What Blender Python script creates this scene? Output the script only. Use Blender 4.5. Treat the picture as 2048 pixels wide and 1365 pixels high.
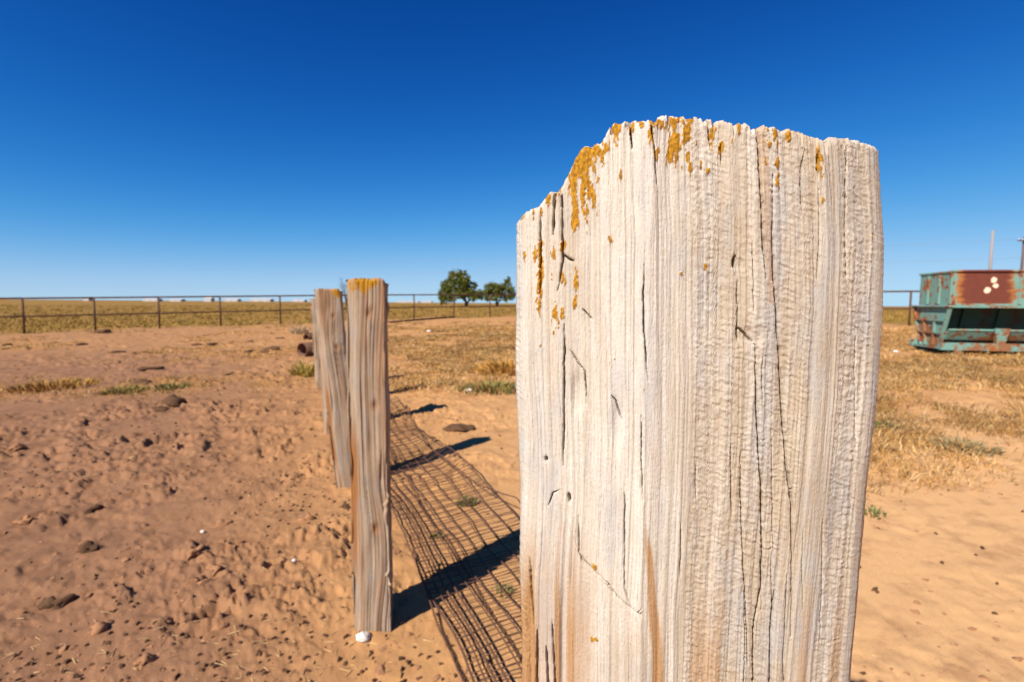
import bpy, math, random
import numpy as np
from mathutils import Vector, Matrix, Euler

for o in list(bpy.data.objects):
    bpy.data.objects.remove(o)
scene = bpy.context.scene
COL = scene.collection
R = math.radians

# ------------------------------------------------------------------ camera
PITCH, ROLL, CAM_H = 4.22, -0.45, 1.2
cam_d = bpy.data.cameras.new('camera')
cam = bpy.data.objects.new('camera', cam_d)
COL.objects.link(cam)
cam.location = (0, 0, CAM_H)
cam.rotation_euler = (R(90 - PITCH), R(ROLL), 0)
cam_d.lens = 18.0
cam_d.sensor_width = 36.0
cam_d.clip_start = 0.02
cam_d.clip_end = 12000
cam_d.dof.use_dof = True
cam_d.dof.focus_distance = 0.272
cam_d.dof.aperture_fstop = 15.0
scene.camera = cam

# ------------------------------------------------------------------ sky and sun
SUN_EL = 41.0
SUN_TO = Vector((-0.65, -0.76, 0)).normalized()           # horizontal direction towards the sun
world = bpy.data.worlds.new('World')
scene.world = world
world.use_nodes = True
wn, wl = world.node_tree.nodes, world.node_tree.links
sky = wn.new('ShaderNodeTexSky')
sky.sky_type = 'NISHITA'
sky.sun_disc = False
sky.sun_elevation = R(SUN_EL)
sky.sun_rotation = math.atan2(SUN_TO.x, SUN_TO.y)
sky.altitude = 1200
sky.air_density = 0.6
sky.dust_density = 0.0
sky.ozone_density = 6.0
# the camera's punchy rendering of a clear polarised sky: one response curve per channel, the same all round
sp = wn.new('ShaderNodeSeparateColor')
cb = wn.new('ShaderNodeCombineColor')
wl.new(sky.outputs[0], sp.inputs[0])
for ch, (k, e, c) in enumerate(((0.28, 3.0, 3.3), (0.64, 1.85, 5.7), (0.88, 1.85, 6.9))):
    pw = wn.new('ShaderNodeMath'); pw.operation = 'POWER'; pw.inputs[1].default_value = e
    ml = wn.new('ShaderNodeMath'); ml.operation = 'MULTIPLY'; ml.inputs[1].default_value = k
    ad = wn.new('ShaderNodeMath'); ad.operation = 'ADD'; ad.inputs[1].default_value = c
    dv = wn.new('ShaderNodeMath'); dv.operation = 'DIVIDE'
    mc = wn.new('ShaderNodeMath'); mc.operation = 'MULTIPLY'; mc.inputs[1].default_value = c
    wl.new(sp.outputs[ch], pw.inputs[0]); wl.new(pw.outputs[0], ml.inputs[0])
    wl.new(ml.outputs[0], ad.inputs[0]); wl.new(ml.outputs[0], dv.inputs[0]); wl.new(ad.outputs[0], dv.inputs[1])
    wl.new(dv.outputs[0], mc.inputs[0]); wl.new(mc.outputs[0], cb.inputs[ch])
bg = wn['Background']
bg.inputs[1].default_value = 0.086
wl.new(cb.outputs[0], bg.inputs[0])

sun_d = bpy.data.lights.new('sun', 'SUN')
sun_d.energy = 4.6
sun_d.angle = R(0.53)
sun_d.color = (1.0, 0.94, 0.85)
sun = bpy.data.objects.new('sun', sun_d)
COL.objects.link(sun)
travel = Vector((-SUN_TO.x * math.cos(R(SUN_EL)), -SUN_TO.y * math.cos(R(SUN_EL)), -math.sin(R(SUN_EL))))
sun.rotation_euler = travel.to_track_quat('-Z', 'Y').to_euler()
sun.location = (-20, -25, 30)

vs = scene.view_settings
vs.view_transform = 'Standard'
vs.look = 'None'
vs.exposure = 0.75
vs.gamma = 1.0
vs.use_curve_mapping = False

# ------------------------------------------------------------------ helpers
rng = np.random.default_rng(7)
random.seed(7)


def hash2(ix, iy, seed):
    h = (ix.astype(np.int64) * 374761393 + iy.astype(np.int64) * 668265263 + seed * 974634777) & 0x7fffffff
    h = ((h ^ (h >> 13)) * 1274126177) & 0x7fffffff
    h = h ^ (h >> 16)
    return (h & 0xffffff) / float(0xffffff)


def vnoise(x, y, seed=0):
    """value noise in 0..1"""
    x, y = np.broadcast_arrays(np.asarray(x, float), np.asarray(y, float))
    xi, yi = np.floor(x), np.floor(y)
    fx, fy = x - xi, y - yi
    fx = fx * fx * fx * (fx * (fx * 6 - 15) + 10)
    fy = fy * fy * fy * (fy * (fy * 6 - 15) + 10)
    a, b = hash2(xi, yi, seed), hash2(xi + 1, yi, seed)
    c, d = hash2(xi, yi + 1, seed), hash2(xi + 1, yi + 1, seed)
    return (a + (b - a) * fx) * (1 - fy) + (c + (d - c) * fx) * fy


def fbm(x, y, octv=4, seed=0, gain=0.5):
    s, a, t = 0, 1.0, 0
    for i in range(octv):
        s = s + a * vnoise(x * 2 ** i + 17.3 * i, y * 2 ** i - 9.1 * i, seed + i)
        t += a
        a *= gain
    return s / t


def sstep(a, b, x):
    t = np.clip((x - a) / (b - a), 0, 1)
    return t * t * (3 - 2 * t)


def ground_z(x, y):
    """the lie of the land: a gentle rise to the right and away"""
    return 0.45 * np.tanh((0.0225 * np.asarray(x, float) + 0.0124 * np.asarray(y, float)) / 0.45)


_M = np.array((Euler((R(90 - PITCH), R(ROLL), 0)).to_matrix()))


def ray(px, py):
    return _M @ np.array([(px - 1024) / 1024.0, -(py - 682.5) / 1024.0, -1.0])


def survey(px, py):
    """point of the ground read off the photograph"""
    d = ray(px, py)
    z = 0.0
    for i in range(50):
        q = d * ((z - CAM_H) / d[2])
        z = 0.5 * z + 0.5 * float(ground_z(q[0], q[1]))
    return Vector((q[0], q[1], float(ground_z(q[0], q[1]))))


def bearing(px):
    d = ray(px, 607)
    return d[0] / d[1]


def np_mesh(name, V, quads=None, tris=None, smooth=True):
    me = bpy.data.meshes.new(name)
    V = np.asarray(V, np.float32).reshape(-1, 3)
    me.vertices.add(len(V))
    me.vertices.foreach_set('co', V.ravel())
    idx, start = [], []
    n = 0
    if quads is not None and len(quads):
        q = np.asarray(quads, np.int32).reshape(-1, 4)
        idx.append(q.ravel()); start.append(n + np.arange(len(q)) * 4); n += q.size
    if tris is not None and len(tris):
        t = np.asarray(tris, np.int32).reshape(-1, 3)
        idx.append(t.ravel()); start.append(n + np.arange(len(t)) * 3); n += t.size
    idx = np.concatenate(idx).astype(np.int32)
    start = np.concatenate(start).astype(np.int32)
    me.loops.add(len(idx))
    me.loops.foreach_set('vertex_index', idx)
    me.polygons.add(len(start))
    me.polygons.foreach_set('loop_start', start)
    me.polygons.foreach_set('use_smooth', np.full(len(start), smooth))
    me.update(calc_edges=True)
    return me


def set_col(me, name, arr):
    at = me.attributes.new(name, 'FLOAT_COLOR', 'POINT')
    a = np.ones((len(me.vertices), 4), np.float32)
    a[:, :arr.shape[1]] = arr
    at.data.foreach_set('color', a.ravel())


def link(name, me, mat=None, parent=None):
    o = bpy.data.objects.new(name, me)
    COL.objects.link(o)
    if mat is not None and not me.materials:
        me.materials.append(mat)
    if parent is not None:
        o.parent = parent
    return o


def empty(name, loc, rz=0.0):
    o = bpy.data.objects.new(name, None)
    o.empty_display_size = 0.1
    COL.objects.link(o)
    o.location = loc
    o.rotation_euler = (0, 0, rz)
    return o


def tag(o, label=None, cat=None, group=None, kind=None):
    if label: o['label'] = label
    if cat: o['category'] = cat
    if group: o['group'] = group
    if kind: o['kind'] = kind
    return o


class MB:
    """collects boxes, tubes and plates for one mesh"""
    def __init__(self):
        self.v, self.q, self.t = [], [], []
        self.n = 0

    def add(self, V, quads=(), tris=()):
        V = np.asarray(V, float).reshape(-1, 3)
        if len(quads): self.q.append(np.asarray(quads, int).reshape(-1, 4) + self.n)
        if len(tris): self.t.append(np.asarray(tris, int).reshape(-1, 3) + self.n)
        self.v.append(V)
        self.n += len(V)
        return self

    def hexa(self, c):
        """8 corners: 0-3 bottom ring, 4-7 top ring"""
        return self.add(c, [(3, 2, 1, 0), (4, 5, 6, 7), (0, 1, 5, 4), (1, 2, 6, 5), (2, 3, 7, 6), (3, 0, 4, 7)])

    def box(self, x0, x1, y0, y1, z0, z1):
        return self.hexa([(x0, y0, z0), (x1, y0, z0), (x1, y1, z0), (x0, y1, z0),
                          (x0, y0, z1), (x1, y0, z1), (x1, y1, z1), (x0, y1, z1)])

    def tube(self, pts, rad, sides=8, caps=True):
        pts = np.asarray(pts, float)
        n = len(pts)
        rad = np.broadcast_to(np.asarray(rad, float), (n,))
        tan = np.gradient(pts, axis=0)
        tan /= np.linalg.norm(tan, axis=1)[:, None] + 1e-12
        ref = np.array([0, 0, 1.0]) if abs(tan[0][2]) < 0.9 else np.array([1.0, 0, 0])
        a = np.cross(tan, ref); a /= np.linalg.norm(a, axis=1)[:, None] + 1e-12
        b = np.cross(tan, a)
        th = np.linspace(0, 2 * math.pi, sides, endpoint=False)
        V = pts[:, None, :] + rad[:, None, None] * (np.cos(th)[None, :, None] * a[:, None, :] + np.sin(th)[None, :, None] * b[:, None, :])
        q = []
        for i in range(n - 1):
            for j in range(sides):
                k = (j + 1) % sides
                q.append((i * sides + j, i * sides + k, (i + 1) * sides + k, (i + 1) * sides + j))
        V = V.reshape(-1, 3)
        t = []
        if caps:
            V = np.vstack([V, pts[0], pts[-1]])
            for j in range(sides):
                k = (j + 1) % sides
                t.append((n * sides, k, j))
                t.append((n * sides + 1, (n - 1) * sides + j, (n - 1) * sides + k))
        return self.add(V, q, t)

    def mesh(self, name, smooth=False):
        return np_mesh(name, np.vstack(self.v), np.vstack(self.q) if self.q else None, np.vstack(self.t) if self.t else None, smooth)

    def build(self, name, mat, parent=None, smooth=False):
        return link(name, self.mesh(name, smooth), mat, parent)


# ------------------------------------------------------------------ materials
class NT:
    """small wrapper for writing node trees"""
    def __init__(self, name, rough=0.9, spec=0.2):
        self.m = bpy.data.materials.new(name)
        self.m.use_nodes = True
        self.t = self.m.node_tree
        self.b = self.t.nodes['Principled BSDF']
        self.b.inputs['Roughness'].default_value = rough
        self.b.inputs['Specular IOR Level'].default_value = spec

    def n(self, typ, **kw):
        nd = self.t.nodes.new(typ)
        for k, v in kw.items():
            setattr(nd, k, v)
        return nd

    def l(self, a, b):
        self.t.links.new(a, b)

    def coord(self, scale=(1, 1, 1), out='Object'):
        tc = self.n('ShaderNodeTexCoord')
        mp = self.n('ShaderNodeMapping')
        mp.inputs['Scale'].default_value = scale
        self.l(tc.outputs[out], mp.inputs[0])
        return mp.outputs[0]

    def noise(self, vec, scale, detail=4, rough=0.55, dist=0.0):
        nd = self.n('ShaderNodeTexNoise')
        nd.inputs['Scale'].default_value = scale
        nd.inputs['Detail'].default_value = detail
        nd.inputs['Roughness'].default_value = rough
        nd.inputs['Distortion'].default_value = dist
        self.l(vec, nd.inputs['Vector'])
        return nd.outputs[0]

    def ramp(self, fac, *stops):
        nd = self.n('ShaderNodeValToRGB')
        el = nd.color_ramp.elements
        while len(el) < len(stops):
            el.new(0.5)
        for e, (p, c) in zip(el, stops):
            e.position = p
            e.color = (*c, 1) if not isinstance(c, float) else (c, c, c, 1)
        self.l(fac, nd.inputs[0])
        return nd.outputs[0]

    def mix(self, fac, a, b, mode='MIX'):
        nd = self.n('ShaderNodeMix', data_type='RGBA', blend_type=mode)
        for sock, v in ((nd.inputs[0], fac), (nd.inputs[6], a), (nd.inputs[7], b)):
            if isinstance(v, tuple): sock.default_value = (*v, 1)
            elif isinstance(v, (int, float)): sock.default_value = v
            else: self.l(v, sock)
        return nd.outputs[2]

    def math(self, op, a, b=0.0):
        nd = self.n('ShaderNodeMath', operation=op)
        for sock, v in ((nd.inputs[0], a), (nd.inputs[1], b)):
            if isinstance(v, (int, float)): sock.default_value = v
            else: self.l(v, sock)
        return nd.outputs[0]

    def attr(self, name):
        nd = self.n('ShaderNodeAttribute', attribute_name=name)
        sp = self.n('ShaderNodeSeparateColor')
        self.l(nd.outputs['Color'], sp.inputs[0])
        return sp.outputs

    def bump(self, h, strength, dist):
        nd = self.n('ShaderNodeBump')
        nd.inputs['Strength'].default_value = strength
        nd.inputs['Distance'].default_value = dist
        self.l(h, nd.inputs['Height'])
        self.l(nd.outputs[0], self.b.inputs['Normal'])

    def color(self, c):
        if isinstance(c, tuple): self.b.inputs['Base Color'].default_value = (*c, 1)
        else: self.l(c, self.b.inputs['Base Color'])
        return self.m


def wood_material(name, pale, tan, brown, lichen=(0.46, 0.225, 0.018), fine=1.0):
    w = NT(name, 0.92, 0.12)
    a = w.attr('wood')                                    # R lichen, G brown heartwood, B grain tone
    st = w.noise(w.coord((1, 1, 0.09)), 420 * fine, 5, 0.7)
    st2 = w.noise(w.coord((1, 1, 0.16)), 150 * fine, 5, 0.7, 0.4)
    fl = w.noise(w.coord((1, 1, 0.6)), 900 * fine, 2, 0.6)
    fb = w.noise(w.coord((1, 1, 0.06)), 1500 * fine, 4, 0.7)
    gy = w.noise(w.coord((1, 1, 0.22)), 70 * fine, 4, 0.65)
    c = w.mix(a[2], pale, tan)
    c = w.mix(w.ramp(st, (0.40, 0.0), (0.70, 0.45)), c, tan)
    c = w.mix(w.ramp(fl, (0.52, 0.0), (0.72, 0.40)), c, tan)
    c = w.mix(w.ramp(gy, (0.50, 0.0), (0.66, 0.55)), c, tuple(0.72 * sum(pale) / 3 * k for k in (1.02, 0.99, 0.97)))
    c = w.mix(w.ramp(fb, (0.56, 0.0), (0.70, 0.55)), c, tuple(0.55 * k for k in tan))
    c = w.mix(w.ramp(st2, (0.56, 0.0), (0.8, 0.30)), c, brown)
    c = w.mix(a[1], c, brown)
    lc = w.mix(w.ramp(fl, (0.38, 0.0), (0.62, 1.0)), lichen, (0.27, 0.12, 0.015))
    c = w.mix(a[0], c, lc)
    mr = w.math('ADD', w.math('MULTIPLY', st, 0.5), w.math('ADD', w.math('MULTIPLY', fl, 0.35), w.math('MULTIPLY', fb, 0.5)))
    w.bump(mr, 0.7, 0.0013 / fine)
    return w.color(c)


M_NEAR = wood_material('weathered_pale_wood', (0.585, 0.53, 0.455), (0.42, 0.335, 0.24), (0.36, 0.18, 0.06))
M_POST = wood_material('weathered_grey_wood', (0.44, 0.335, 0.235), (0.23, 0.145, 0.086), (0.25, 0.10, 0.03), fine=0.5)


def soil_material():
    w = NT('red_sand', 0.95, 0.1)
    a = w.attr('soil')                                    # R dry grass litter, G greener field, B red
    v = w.coord()
    n1 = w.noise(v, 0.55, 5, 0.6)
    n2 = w.noise(v, 7.0, 5, 0.65)
    n3 = w.noise(v, 60.0, 4, 0.7)
    c = w.mix(w.ramp(n1, (0.3, 0.0), (0.7, 1.0)), (0.52, 0.272, 0.107), (0.44, 0.22, 0.085))
    c = w.mix(a[2], c, (0.262, 0.132, 0.071))
    sf = w.attr('sand_falloff')                                   # paler sand, with the light falloff to the right painted in
    c = w.mix(w.math('MULTIPLY', sf[0], 0.85), c, (0.64, 0.37, 0.17))
    c = w.mix(w.ramp(n2, (0.50, 0.0), (0.78, 0.7)), c, (0.25, 0.115, 0.052))
    c = w.mix(w.ramp(n3, (0.60, 0.0), (0.8, 0.5)), c, (0.52, 0.30, 0.14))
    c = w.mix(w.ramp(n3, (0.2, 0.6), (0.36, 0.0)), c, (0.20, 0.095, 0.045))
    n4 = w.noise(v, 2.6, 6, 0.72)
    c = w.mix(w.math('MULTIPLY', a[2], w.ramp(n4, (0.50, 0.0), (0.64, 0.75))), c, (0.17, 0.084, 0.045))
    lit = w.mix(n3, (0.44, 0.225, 0.06), (0.27, 0.13, 0.04))
    c = w.mix(w.math('MULTIPLY', a[0], w.ramp(n2, (0.38, 0.15), (0.6, 1.0))), c, lit)
    fld = w.mix(w.ramp(n1, (0.35, 0.0), (0.65, 1.0)), (0.30, 0.165, 0.04), (0.22, 0.125, 0.026))
    c = w.mix(a[1], c, fld)
    h = w.math('ADD', w.math('MULTIPLY', n3, 0.5), w.noise(v, 240, 3, 0.7))
    w.bump(h, 0.55, 0.008)
    return w.color(c)


M_SOIL = soil_material()

w = NT('soil_lump', 0.95, 0.1)
M_CLOD = w.color(w.mix(w.noise(w.coord(), 40, 4), (0.36, 0.18, 0.088), (0.25, 0.12, 0.058)))
w = NT('dried_dung', 0.95, 0.1)
nz = w.noise(w.coord(), 45, 5, 0.7)
w.bump(nz, 0.8, 0.02)
M_DUNG = w.color(w.mix(nz, (0.16, 0.085, 0.045), (0.075, 0.038, 0.02)))
w = NT('white_stone', 0.85, 0.3)
nz = w.noise(w.coord(), 60, 4)
w.bump(nz, 0.4, 0.004)
M_STONE = w.color(w.mix(nz, (0.74, 0.70, 0.64), (0.55, 0.46, 0.38)))
w = NT('rusty_wire', 0.8, 0.3)
M_WIRE = w.color(w.mix(w.noise(w.coord(), 60, 3), (0.075, 0.032, 0.018), (0.15, 0.075, 0.045)))
w = NT('rusty_pipe', 0.7, 0.35)
nz = w.noise(w.coord(), 9, 5, 0.7)
w.bump(nz, 0.3, 0.01)
M_PIPE = w.color(w.mix(nz, (0.075, 0.032, 0.018), (0.17, 0.075, 0.035)))
w = NT('rusty_fence_pipe', 0.7, 0.3)
M_RAIL = w.color(w.mix(w.noise(w.coord(), 6, 4, 0.7), (0.055, 0.027, 0.016), (0.12, 0.052, 0.026)))
w = NT('grass_blades', 0.85, 0.15)
nd = w.n('ShaderNodeAttribute', attribute_name='blade')
M_GRASS = w.color(nd.outputs['Color'])
w = NT('tree_leaf', 0.7, 0.25)
nd = w.n('ShaderNodeAttribute', attribute_name='blade')
w.b.inputs['Transmission Weight'].default_value = 0.0
M_LEAF = w.color(nd.outputs['Color'])
w = NT('tree_bark', 0.95, 0.1)
M_BARK = w.color(w.mix(w.noise(w.coord((1, 1, 0.2)), 8, 4), (0.11, 0.075, 0.05), (0.05, 0.034, 0.024)))
w = NT('pole_wood_pale', 0.9, 0.1)
M_POLE_PALE = w.color(w.mix(w.noise(w.coord((1, 1, 0.05)), 14, 3), (0.30, 0.27, 0.26), (0.24, 0.21, 0.205)))
w = NT('pole_wood_dark', 0.9, 0.1)
M_POLE_DARK = w.color(w.mix(w.noise(w.coord((1, 1, 0.05)), 14, 3), (0.16, 0.10, 0.085), (0.09, 0.06, 0.05)))
w = NT('galvanised', 0.5, 0.4)
M_CAN = w.color((0.62, 0.68, 0.68))
w = NT('line_conductor', 0.6, 0.3)
M_LINE = w.color((0.25, 0.25, 0.26))
w = NT('white_sheet_metal', 0.6, 0.3)
M_WHITE = w.color(w.mix(w.noise(w.coord(), 0.3, 3), (0.46, 0.43, 0.42), (0.36, 0.34, 0.33)))
w = NT('grey_sheet_roof', 0.6, 0.3)
M_ROOF = w.color((0.52, 0.50, 0.50))


def paint_material():
    w = NT('peeling_green_paint', 0.65, 0.3)
    v = w.coord()
    big = w.noise(v, 2.2, 4, 0.6)
    mid = w.noise(w.coord((1, 1, 1.0)), 9, 5, 0.68)
    rag = w.noise(w.coord((0.35, 1, 2.2)), 7, 5, 0.7)
    tc = w.n('ShaderNodeTexCoord')
    sp = w.n('ShaderNodeSeparateXYZ')
    w.l(tc.outputs['Object'], sp.inputs[0])
    paint = w.mix(mid, (0.11, 0.235, 0.195), (0.19, 0.34, 0.28))
    paint = w.mix(w.ramp(big, (0.5, 0.0), (0.65, 0.7)), paint, (0.12, 0.20, 0.15))
    rust = w.mix(w.ramp(mid, (0.3, 0.0), (0.7, 1.0)), (0.12, 0.030, 0.018), (0.165, 0.042, 0.022))
    edge = (0.34, 0.125, 0.03)
    spot = w.ramp(w.math('ADD', w.math('MULTIPLY', big, 0.45), w.math('MULTIPLY', mid, 0.55)), (0.51, 0.0), (0.565, 1.0))
    # the big rusted panel of the upper front (x 0.14..1.14 m) and the next one after a strip of paint
    xr = w.math('ADD', sp.outputs[0], w.math('MULTIPLY', w.math('SUBTRACT', rag, 0.5), 0.42))

    def band(lo, hi, soft):
        mr = w.n('ShaderNodeMapRange', interpolation_type='SMOOTHSTEP')
        mr.inputs[1].default_value = lo - soft; mr.inputs[2].default_value = lo + soft
        w.l(xr, mr.inputs[0])
        m2 = w.n('ShaderNodeMapRange', interpolation_type='SMOOTHSTEP')
        m2.inputs[1].default_value = hi - soft; m2.inputs[2].default_value = hi + soft
        w.l(xr, m2.inputs[0])
        return w.math('SUBTRACT', mr.outputs[0], m2.outputs[0])
    up = w.n('ShaderNodeMapRange')
    up.inputs[1].default_value = 0.955; up.inputs[2].default_value = 0.975
    w.l(sp.outputs[2], up.inputs[0])
    fr = w.n('ShaderNodeMapRange')                        # only the front sheet
    fr.inputs[1].default_value = 0.05; fr.inputs[2].default_value = 0.04
    w.l(sp.outputs[1], fr.inputs[0])
    zone = w.math('MULTIPLY', up.outputs[0], fr.outputs[0])
    wide = w.math('MULTIPLY', zone, w.math('MAXIMUM', band(0.08, 1.01, 0.05), band(1.26, 2.35, 0.05)))
    core = w.math('MULTIPLY', zone, w.math('MAXIMUM', band(0.18, 0.97, 0.06), band(1.33, 2.28, 0.05)))
    low = w.n('ShaderNodeMapRange')                       # trough and skids are mostly rust and mud
    low.inputs[1].default_value = 0.62; low.inputs[2].default_value = 0.40
    w.l(sp.outputs[2], low.inputs[0])
    spot2 = w.math('MULTIPLY', low.outputs[0], w.ramp(w.noise(v, 3.5, 4, 0.6), (0.50, 0.0), (0.56, 1.0)))
    c = w.mix(spot, paint, edge)
    c = w.mix(w.math('MULTIPLY', spot, w.ramp(mid, (0.5, 0.0), (0.62, 1.0))), c, rust)
    c = w.mix(spot2, c, w.mix(mid, (0.17, 0.065, 0.028), (0.30, 0.14, 0.06)))
    c = w.mix(wide, c, edge)
    c = w.mix(core, c, rust)
    wn_ = w.n('ShaderNodeTexNoise'); wn_.inputs['Scale'].default_value = 14
    w.l(v, wn_.inputs['Vector'])
    wv = w.n('ShaderNodeMix', data_type='VECTOR', blend_type='MIX') if False else w.n('ShaderNodeVectorMath', operation='MULTIPLY_ADD')
    w.l(wn_.outputs[1], wv.inputs[0]); wv.inputs[1].default_value = (0.07, 0.0, 0.07); w.l(tc.outputs['Object'], wv.inputs[2])
    for (x, z, r) in ((0.72, 1.435, 0.058), (0.755, 1.335, 0.046), (0.625, 1.25, 0.066)):
        cv = w.n('ShaderNodeCombineXYZ')
        cv.inputs[0].default_value = x; cv.inputs[1].default_value = 0.0; cv.inputs[2].default_value = z
        dn = w.n('ShaderNodeVectorMath', operation='DISTANCE')
        w.l(wv.outputs[0], dn.inputs[0]); w.l(cv.outputs[0], dn.inputs[1])
        mr = w.n('ShaderNodeMapRange')
        mr.inputs[1].default_value = r; mr.inputs[2].default_value = r * 0.75
        w.l(dn.outputs['Value'], mr.inputs[0])
        c = w.mix(mr.outputs[0], c, (0.78, 0.56, 0.40))
    w.bump(mid, 0.3, 0.01)
    return w.color(c)


M_PAINT = paint_material()

# ------------------------------------------------------------------ the ground
def soil_zones(x, y):
    """where grass litter lies, where the far field starts, how red the earth is"""
    fence = y - (33.3 + 0.65 * np.minimum(x, 4.0) - np.maximum(x - 4.0, 0) * 1.08)   # > 0 beyond the pipe fence
    fence = np.where(x > 17, y - 20.5, fence)
    nz = fbm(x * 0.6, y * 0.35, 4, 31)
    field = sstep(-3.0, 5.0, fence + (nz - 0.5) * 9)
    right = sstep(0.0, 0.5, (x - (0.45 + 0.16 * y)) + (nz - 0.5) * 1.5) * sstep(2.4, 5.4, y + (nz - 0.5) * 3.2) * (1 - 0.55 * sstep(8.5, 10.5, y + (nz - .5) * 2) * sstep(4.5, 6.5, x))
    midl = sstep(-0.34, -0.12, x / np.maximum(y, .1) + (nz - 0.5) * 0.5) * sstep(6.4, 8.6, y + (nz - 0.5) * 3 - 1.2 * sstep(-.12, .02, x / np.maximum(y, .1))) * (1 - sstep(0.1, 0.3, x / np.maximum(y, .1))) * (1 - 0.7 * sstep(19, 24, y))
    left = np.exp(-((y - 7.1 + (nz - 0.5) * 1.5) / 0.75) ** 2) * sstep(-2.6, -3.6, x) * 0.8
    left = np.maximum(left, 0.75 * sstep(-0.25, -0.45, x / np.maximum(y, .1)) * sstep(9, 11, y) * (1 - sstep(22, 26, y)) * sstep(.50, .60, fbm(x * 0.5, y * 0.3, 3, 37)))
    pale = np.exp(-(((x - 2.9) / 0.8) ** 2 + ((y - 4.1) / 0.25) ** 2))
    lit = np.clip(np.maximum(np.maximum(right, midl), left), 0, 1) * sstep(0.36, 0.58, fbm(x * 1.3, y * 0.9, 4, 44) + 0.10)
    red = sstep(-0.1, -0.75, x / np.maximum(np.abs(y), .3)) * 0.95 * (1 - 0.45 * sstep(9, 15, y))
    return lit * (1 - field), field, red, fence


def micro(x, y):
    """trampled earth: hoof pocks, clods, soft undulation"""
    tr = np.clip(0.16 + 0.95 * sstep(-0.02, -0.55, x / np.maximum(np.abs(y), .3)) + 0.25 * sstep(2.6, 4, y), 0, 1)
    tr = tr * (0.35 + 0.95 * sstep(0.38, 0.62, fbm(x * 1.4 + 5, y * 1.4, 3, 261)))
    h = (fbm(x * 0.8, y * 0.8, 3, 3) - 0.5) * 0.05 * tr + (fbm(x * 5, y * 5, 3, 5) - 0.5) * 0.026 * tr
    h += (fbm(x * 20, y * 20, 4, 9, 0.72) - 0.5) * 0.026 * (0.16 + 0.84 * tr)
    # kicked-up scarps and crusts with abrupt edges
    sc = fbm(x * 5.5 + 3, y * 5.5, 4, 211, 0.55)
    h += 0.020 * tr * sstep(0.50, 0.55, sc) * vnoise(x * 1.3, y * 1.3, 215) + 0.014 * tr * sstep(0.57, 0.60, sc)
    sc2 = fbm(x * 17, y * 17, 3, 221, 0.7)
    h += 0.014 * tr * sstep(0.55, 0.585, sc2) * sstep(.3, .6, vnoise(x * 2.1, y * 2.1, 225))
    # hoof prints: oval craters on a jittered lattice
    for cell, depth, rad, seed in ((0.36, 0.026, 0.085, 50), (0.21, 0.015, 0.055, 60)):
        cx, cy = np.floor(x / cell), np.floor(y / cell)
        for i in (-1, 0, 1):
            for j in (-1, 0, 1):
                gx, gy = cx + i, cy + j
                px = (gx + hash2(gx, gy, seed)) * cell
                py = (gy + hash2(gx, gy, seed + 1)) * cell
                on = hash2(gx, gy, seed + 2)
                an = hash2(gx, gy, seed + 3) * 3.14
                sz = rad * (0.6 + 0.6 * hash2(gx, gy, seed + 4))
                dx, dy = x - px, y - py
                u = (dx * np.cos(an) + dy * np.sin(an)) / sz
                v = (-dx * np.sin(an) + dy * np.cos(an)) / (sz * 0.66)
                r = np.sqrt(u * u + v * v) + (vnoise(x * 40, y * 40, seed + 7) - .5) * 0.35
                k = (on > 0.55) * tr * np.where(on > 0.85, 1.25, 0.8)
                h -= k * depth * (1 - sstep(0.55, 1.0, r))
                h += k * depth * 0.40 * np.exp(-((r - 1.15) / 0.22) ** 2)
    # earth heaped at the feet of the posts
    for px, py in ((-0.508, 1.805), (-1.035, 3.22), (-1.61, 4.56), (-2.08, 5.85), (-2.56, 6.85)):
        r = np.hypot(x - px, y - py)
        h += (0.003 + 0.016 * vnoise(x * 18, y * 18, 241)) * np.exp(-(np.maximum(r - 0.055, 0) / 0.055) ** 2)
    return h * (1 - sstep(25, 60, y))


def base_z(x, y):
    x = np.asarray(x, float); y = np.asarray(y, float)
    return ground_z(x, y) + micro(x, y)


def make_ground():
    ang = np.concatenate([np.linspace(-58, 58, 820), np.linspace(62, 298, 60)])
    rad = np.concatenate([np.linspace(0.02, 0.9, 24), np.geomspace(0.92, 42, 620), np.geomspace(43, 9000, 70)])
    A, RR = np.meshgrid(np.radians(ang), rad)
    X, Y = RR * np.sin(A), RR * np.cos(A)
    flat_x, flat_y = X.ravel(), Y.ravel()
    Z = base_z(flat_x, flat_y)
    n, m = X.shape
    idx = np.arange(n * m).reshape(n, m)
    nxt = np.roll(idx, -1, axis=1)
    q = np.stack([idx[:-1], idx[1:], nxt[1:], nxt[:-1]], -1).reshape(-1, 4)
    q = q[:, ::-1]
    V = np.stack([flat_x, flat_y, Z], -1)
    me = np_mesh('ground', V, q)
    lit, field, red, _ = soil_zones(flat_x, flat_y)
    set_col(me, 'soil', np.stack([lit, field, red], -1))
    b = flat_x / np.maximum(np.abs(flat_y), .05)
    sand_falloff = sstep(0.15, 0.75, b + (fbm(flat_x * 1.1, flat_y * 1.1, 3, 251) - .5) * .5) * (1 - sstep(3.2, 5.5, flat_y)) + 0.45 * sstep(-0.25, 0.1, b) * (1 - sstep(5, 8, flat_y))  # sand brightens to the right by bearing, standing in for light falloff
    set_col(me, 'sand_falloff', np.stack([np.clip(sand_falloff, 0, 1)] * 3, -1))
    o = link('ground', me, M_SOIL)
    tag(o, kind='structure')
    return o


make_ground()


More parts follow.
